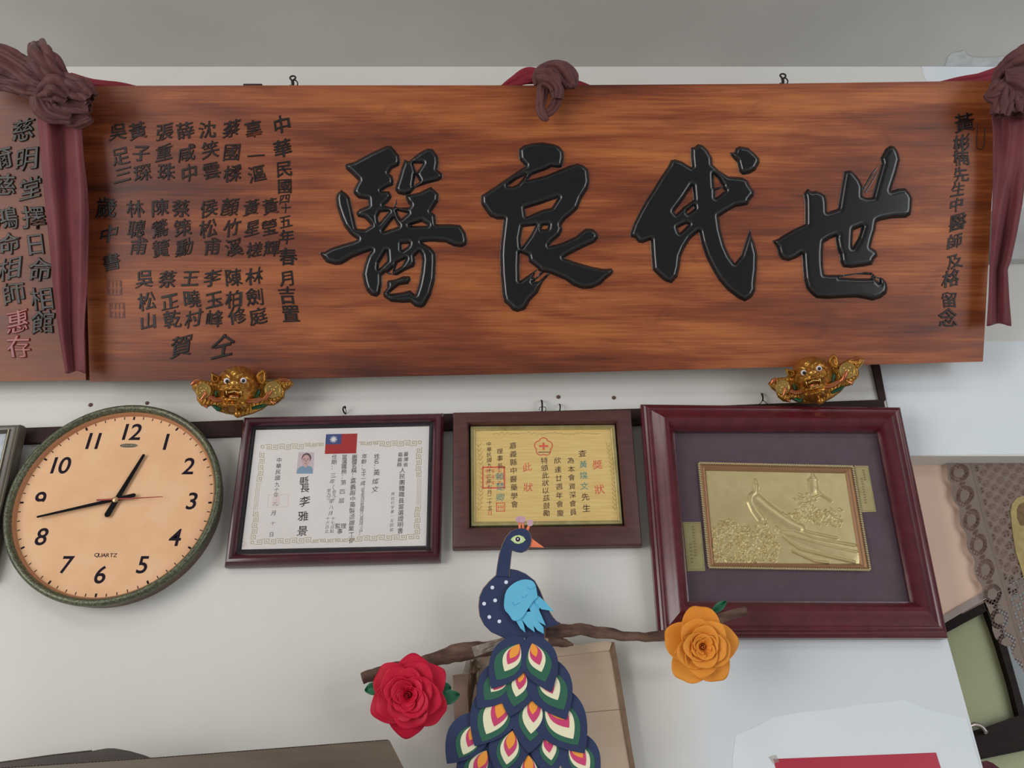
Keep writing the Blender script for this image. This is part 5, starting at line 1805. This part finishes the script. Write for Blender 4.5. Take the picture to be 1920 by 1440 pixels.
# ------------------------------------------------------------------ paper roses
def rose(name, lab, cpx, Rpx, cols, rings, leaves, tiltz, tiltx, y, rot, seed):
    pl = Plane((0, y, 0))
    c = hit1(pl, *cpx)
    mp = pl.mpp(*cpx)
    R = Rpx * mp
    t = thing(name, lab, 'paper flower', c)
    Mx = Matrix.Rotation(math.radians(tiltz), 3, 'Z') @ Matrix.Rotation(math.radians(tiltx), 3, 'X')
    Mx = np.array(Mx)
    rg = np.random.RandomState(seed)
    m1 = mottled(name + '_petal_card', cols[0], cols[1], 12, 0.55, spec=.25)
    def tow(L):
        # local: x right, y up in the flower plane, z outwards -> world
        L = np.asarray(L)
        V = np.stack([L[..., 0], -L[..., 2], L[..., 1]], -1)
        return V @ Mx.T + c
    nps = 0
    for (n, r0, ln, wd, ang, curl, z0, phase) in rings:
        for k in range(n):
            a = phase + 2 * math.pi * k / n + rg.uniform(-.08, .08)
            U_, V_ = np.meshgrid(np.linspace(-1, 1, 15), np.linspace(-1, 1, 15), indexing='ij')
            S_ = .5 + .5 * U_ * np.sqrt(1 - V_ ** 2 / 2)
            T_ = V_ * np.sqrt(1 - U_ ** 2 / 2)
            lnk = ln * rg.uniform(.95, 1.05)
            wob = 1 + .03 * np.sin(5 * np.arctan2(V_, U_) + rg.rand() * 6) * np.maximum(np.abs(U_), np.abs(V_))
            wv = wd * R * wob
            s_ = S_ * lnk * R * wob
            prof = 1.0
            an = math.radians(ang + rg.uniform(-9, 9))
            a += rg.uniform(-.10, .10)
            rad = r0 * R + s_ * math.cos(an) + curl * R * .25 * S_ ** 3 * math.sin(an)
            zz = z0 * R + s_ * math.sin(an) - curl * R * .30 * S_ ** 3 + .08 * R * (T_ ** 2) * prof * (.4 + .8 * math.sin(an)) + .02 * R * np.sin(5 * T_ + rg.rand() * 6) * S_
            zz = zz + .012 * R * (k % 2)
            ta = T_ * wv
            # wrap the petal round the axis when it stands upright
            th = ta / np.maximum(rad, .10 * R)
            th = np.clip(th, -1.7, 1.7)
            x = rad * np.cos(a + th * .9)
            yv = rad * np.sin(a + th * .9)
            mb = MB()
            mb.grid(tow(np.stack([x, yv, zz], -1)))
            mb.build('petal', m1, t, smooth=80, solid=.0009)
    # rolled bud
    u = np.linspace(0, 1, 90)
    th = u * 4.6 * math.pi + 1.0
    rr = (.015 + .105 * u) * R
    hgt = (.10 + .12 * (1 - u)) * R
    lo = np.stack([rr * np.cos(th), rr * np.sin(th), np.full_like(u, .06 * R)], -1)
    hi = np.stack([rr * .95 * np.cos(th), rr * .95 * np.sin(th), .06 * R + hgt * 1.4 + .02 * R * np.sin(th * 2)], -1)
    mb = MB()
    mb.grid(np.stack([tow(lo), tow((lo + hi) / 2 * 1.0), tow(hi)], 0))
    dk = [(.13 * R * math.cos(q), .13 * R * math.sin(q), .07 * R) for q in np.linspace(0, 2 * math.pi, 21)[:-1]]
    mb.add(tow(np.array(dk)), [tuple(range(20))])
    mb.build('rolled_bud', m1, t, smooth=80, solid=.0008)
    for pts, fold in leaves:
        P = np.array(pts, float)
        b, tip, wdt = P[0], P[1], fold
        ax = tip - b
        L = np.hypot(*ax)
        ax /= L
        nx = np.array([-ax[1], ax[0]])
        rows = []
        for i in range(13):
            s = i / 12
            w_ = wdt * math.sin(math.pi * min(1, s * .92 + .06)) ** .8
            p = b + ax * L * s
            row = []
            for tq in np.linspace(-1, 1, 7):
                row.append(hit1(pl, *(p + nx * w_ * tq), -.010 + .006 * abs(tq) + .004 * math.sin(3 * s)))
            rows.append(row)
        mb = MB()
        mb.grid(np.array(rows))
        mb.build('leaf', M_leaf, t, smooth=70, solid=.0008)
    return t
M_leaf = mottled('crinkled_green_paper', (32, 92, 66), (52, 122, 88), 30, 0.5)
rose('red_paper_rose', 'big red paper rose with green leaves at the branch end near the clock', (767, 1302), 75,
     [(190, 18, 50), (208, 28, 62)],
     [(6, .10, .90, .66, 10, .5, .00, .5), (5, .10, .76, .62, 26, .5, .07, 1.1), (5, .10, .60, .52, 40, .4, .12, .4), (4, .10, .44, .42, 55, .3, .15, 1.0), (3, .09, .30, .34, 68, .2, .17, .5)],
     [([(712, 1288), (684, 1295)], 12), ([(820, 1312), (862, 1302)], 14), ([(828, 1290), (846, 1290)], 10)], 0, 14, -.112, 0, 3)
rose('orange_paper_rose', 'orange paper rose with green leaf at the branch end on the wine red frame', (1314, 1212), 70,
     [(222, 136, 40), (236, 156, 62)],
     [(5, .10, .92, .70, 12, .5, .00, 1.57), (5, .10, .76, .62, 32, .4, .07, .9), (4, .10, .60, .54, 48, .3, .13, 1.5), (4, .10, .44, .42, 60, .25, .16, .3), (3, .09, .30, .34, 72, .15, .18, .9)],
     [([(1336, 1148), (1362, 1127)], 8)], 0, 16, -.125, 0, 8)

# ------------------------------------------------------------------ cardboard behind the peacock
M_cb = mottled('brown_cardboard', (218, 192, 166), (226, 202, 178), 6, 0.75, sc=(1, 1, 6), spec=.2)
M_cbe = mottled('cardboard_edge', (130, 104, 84), (152, 124, 100), 60, 0.8)
def packing_tape(name, col, al):
    m = mat(name, col, 0.12, spec=.7)
    nt = m.node_tree
    b = nt.nodes['Principled BSDF']
    b.inputs['Alpha'].default_value = al
    bump(nt, b, noise(nt, coord(nt), 70, 4), .6, .006)
    return m
CB = Plane((0, -0.030, 0), 0)
cb = thing('cardboard_sheet', 'flattened brown cardboard box with folded edge behind the paper peacock', 'cardboard', hit1(CB, 1030, 1500))
mb = MB()
mb.spx(CB, [(900, 1232), (1037, 1216), (1146, 1204), (1153, 1240), (1161, 1300), (1173, 1380), (1187, 1470), (1195, 1520), (880, 1520), (886, 1360)], -.010, -.002)
mb.build('panel', M_cb, cb)
mb = MB()
mb.spx(CB, [(900, 1230), (1037, 1214), (1140, 1202), (1147, 1205), (1143, 1219), (1037, 1232), (900, 1246)], -.002, .003)
mb.build('folded_flap', M_cb, cb)
mb = MB()
mb.spx(CB, [(1139, 1203), (1152, 1204), (1158, 1240), (1170, 1310), (1181, 1380), (1196, 1470), (1203, 1520), (1195, 1520), (1188, 1470), (1172, 1380), (1160, 1310), (1148, 1240)], -.012, .0005)
mb.build('edge_fold', M_cbe, cb)
mb = MB()
mb.tube([hit1(CB, u, v, -.0018) for u, v in [(1060, 1338), (1110, 1335), (1165, 1330)]], .0005, 6)
mb.build('crease', M_cbe, cb)
cb2 = thing('cardboard_strip', 'narrow cardboard strip with shiny brown tape standing next to the red rose', 'cardboard', hit1(CB, 875, 1520))
mb = MB()
mb.spx(CB, [(849, 1266), (870, 1263), (892, 1263), (896, 1330), (900, 1440), (905, 1520), (858, 1520), (853, 1380)], -.008, .002)
mb.build('panel', M_cb, cb2)
mb = MB()
rows = []
for i in range(26):
    s = i / 25
    v = 1238 + 282 * s
    xl, xr = 874 + 14 * s + (8 * max(0, .2 - s) * 5), 899 + 4 * s
    rows.append([hit1(CB, xl + (xr - xl) * t_, v + 3 * math.sin(9 * t_), .003 + .004 * math.sin(t_ * 6 + s * 4) + .003 * math.sin(13 * s)) for t_ in np.linspace(0, 1, 9)])
mb.grid(np.array(rows))
mb.build('brown_tape', packing_tape('brown_packing_tape', (124, 96, 66), .85), cb2, smooth=70, solid=.0004)
tp = thing('crumpled_tape', 'crumpled clear tape tying the cardboard to the branch behind the peacock', 'tape', hit1(BR, 905, 1225))
def wrapsheet(name, q, h, amp, seed, m):
    Qm = quadmap(q)
    rg = np.random.RandomState(seed)
    ph = rg.rand(6) * 6.28
    rows = []
    for i in range(22):
        row = []
        for j in range(22):
            a, b = j / 21, i / 21
            z = amp * (math.sin(9 * a + 4 * b + ph[0]) * .5 + math.sin(5 * b - 11 * a + ph[1]) * .4 + .5 * abs(math.sin(7 * a * b + 6 * b + ph[2])) + .3 * math.sin(23 * a + ph[3]))
            row.append(hit1(BR, *Qm(a, b), h + z))
        rows.append(row)
    mb = MB()
    mb.grid(np.array(rows))
    return mb.build(name, m, tp, smooth=40)
M_clear = packing_tape('clear_glossy_film', (206, 198, 190), .32)
wrapsheet('film', [(884, 1213), (948, 1194), (944, 1212), (890, 1232)],   .026, .003, 1, M_clear)
wrapsheet('film', [(891, 1232), (925, 1228), (922, 1250), (893, 1252)], -.023, .004, 2, M_clear)
wrapsheet('film', [(876, 1232), (900, 1228), (897, 1262), (868, 1262)], -.022, .004, 3, packing_tape('amber_film', (150, 124, 94), .55))
wrapsheet('film', [(893, 1258), (921, 1256), (912, 1290), (895, 1290)], -.024, .004, 4, M_clear)

# ------------------------------------------------------------------ open carton in the near corner, red paper
BX = Plane((0, -0.230, 0))
M_box = mottled('dark_brown_carton', (84, 72, 60), (102, 88, 74), 5, 0.42, sc=(1, 1, 8), spec=.5)
M_boxe = mottled('corrugated_edge', (58, 46, 40), (96, 82, 72), 400, 0.8)
bx = thing('open_carton', 'open dark brown carton with raised flaps at the bottom by the wall', 'box', hit1(BX, 380, 1600))
mb = MB()
mb.spx(BX, [(-120, 1446), (0, 1441), (290, 1422), (730, 1388), (742, 1411), (757, 1441), (800, 1560), (-120, 1640)], -.004, 0.0)
mb.build('front_flap', M_box, bx)
mb = MB()
ed = [(-120, 1446), (0, 1441), (290, 1422), (730, 1388)]
zz = []
for a, b in zip(ed[:-1], ed[1:]):
    n_ = int(abs(b[0] - a[0]) / 3)
    for i in range(n_):
        t_ = i / n_
        zz.append(hit1(BX, a[0] + (b[0] - a[0]) * t_, a[1] + (b[1] - a[1]) * t_ - .6, -.002 + (.0016 if i % 2 else -.0016)))
mb.tube(zz, .0009, 5)
mb.build('corrugated_edge', M_boxe, bx)
BX2 = Plane((0, -0.12, 0))
mb = MB()
mb.spx(BX2, [(-120, 1446), (0, 1430), (100, 1416), (172, 1408), (200, 1403), (215, 1403), (243, 1408), (268, 1415), (292, 1424), (320, 1470), (320, 1600), (-120, 1640)], -.004, 0.0)
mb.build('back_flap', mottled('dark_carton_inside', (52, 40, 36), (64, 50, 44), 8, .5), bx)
mb = MB()
zz = [hit1(BX2, u, v, .0) for u, v in [(-120, 1445), (0, 1429.5), (100, 1415.5), (172, 1407.5)]]
mb.tube(zz, .0011, 6)
mb.build('corrugated_edge', M_boxe, bx)
mb = MB()
a0, a1 = hit1(BX, -120, 1640), hit1(BX, 800, 1560)
b0, b1 = hit1(BX2, -120, 1640), hit1(BX2, 330, 1600)
zb = min(a0[2], a1[2], b0[2]) - .25
lowz = min(b0[2], a0[2])
for p, q_ in (((a0[0], a0[1] - .0005), (a1[0], a1[1] - .0005)),):
    pass
mb.add([(a0[0], -.232, zb), (a1[0], -.232, zb), (a1[0], -.232, a1[2] - .002), (a0[0], -.232, a0[2] - .002), (a0[0], -.118, zb), (a1[0], -.118, zb), (a1[0], -.118, a1[2] - .03), (a0[0], -.118, b0[2] - .002)],
       [(0, 1, 2, 3), (5, 4, 7, 6), (1, 5, 6, 2), (4, 0, 3, 7), (0, 4, 5, 1)])
mb.build('carton_body', M_box, bx)

mb = MB()
mb.spx(WALL, [(1450, 1423), (1755, 1411), (1764, 1440), (1785, 1520), (1474, 1530), (1457, 1450)], 0.0002, 0.0018)
tag(mb.build('red_paper', mottled('red_poster_paper', (172, 34, 60), (184, 42, 68), 6, .5), base=hit1(WALL, 1600, 1480)), 'plain red paper sheet stuck low on the white wall under the relief frame', 'paper')
mb = MB()
mp = WALL.mpp(1454, 1421)
mb.spx(WALL, [(1441, 1419), (1455, 1415), (1461, 1428), (1450, 1432)], 0.0018, .0022)
tag(mb.build('clear_tape', M_clear, base=hit1(WALL, 1451, 1424)), 'small bit of clear tape at the red paper corner', 'tape')
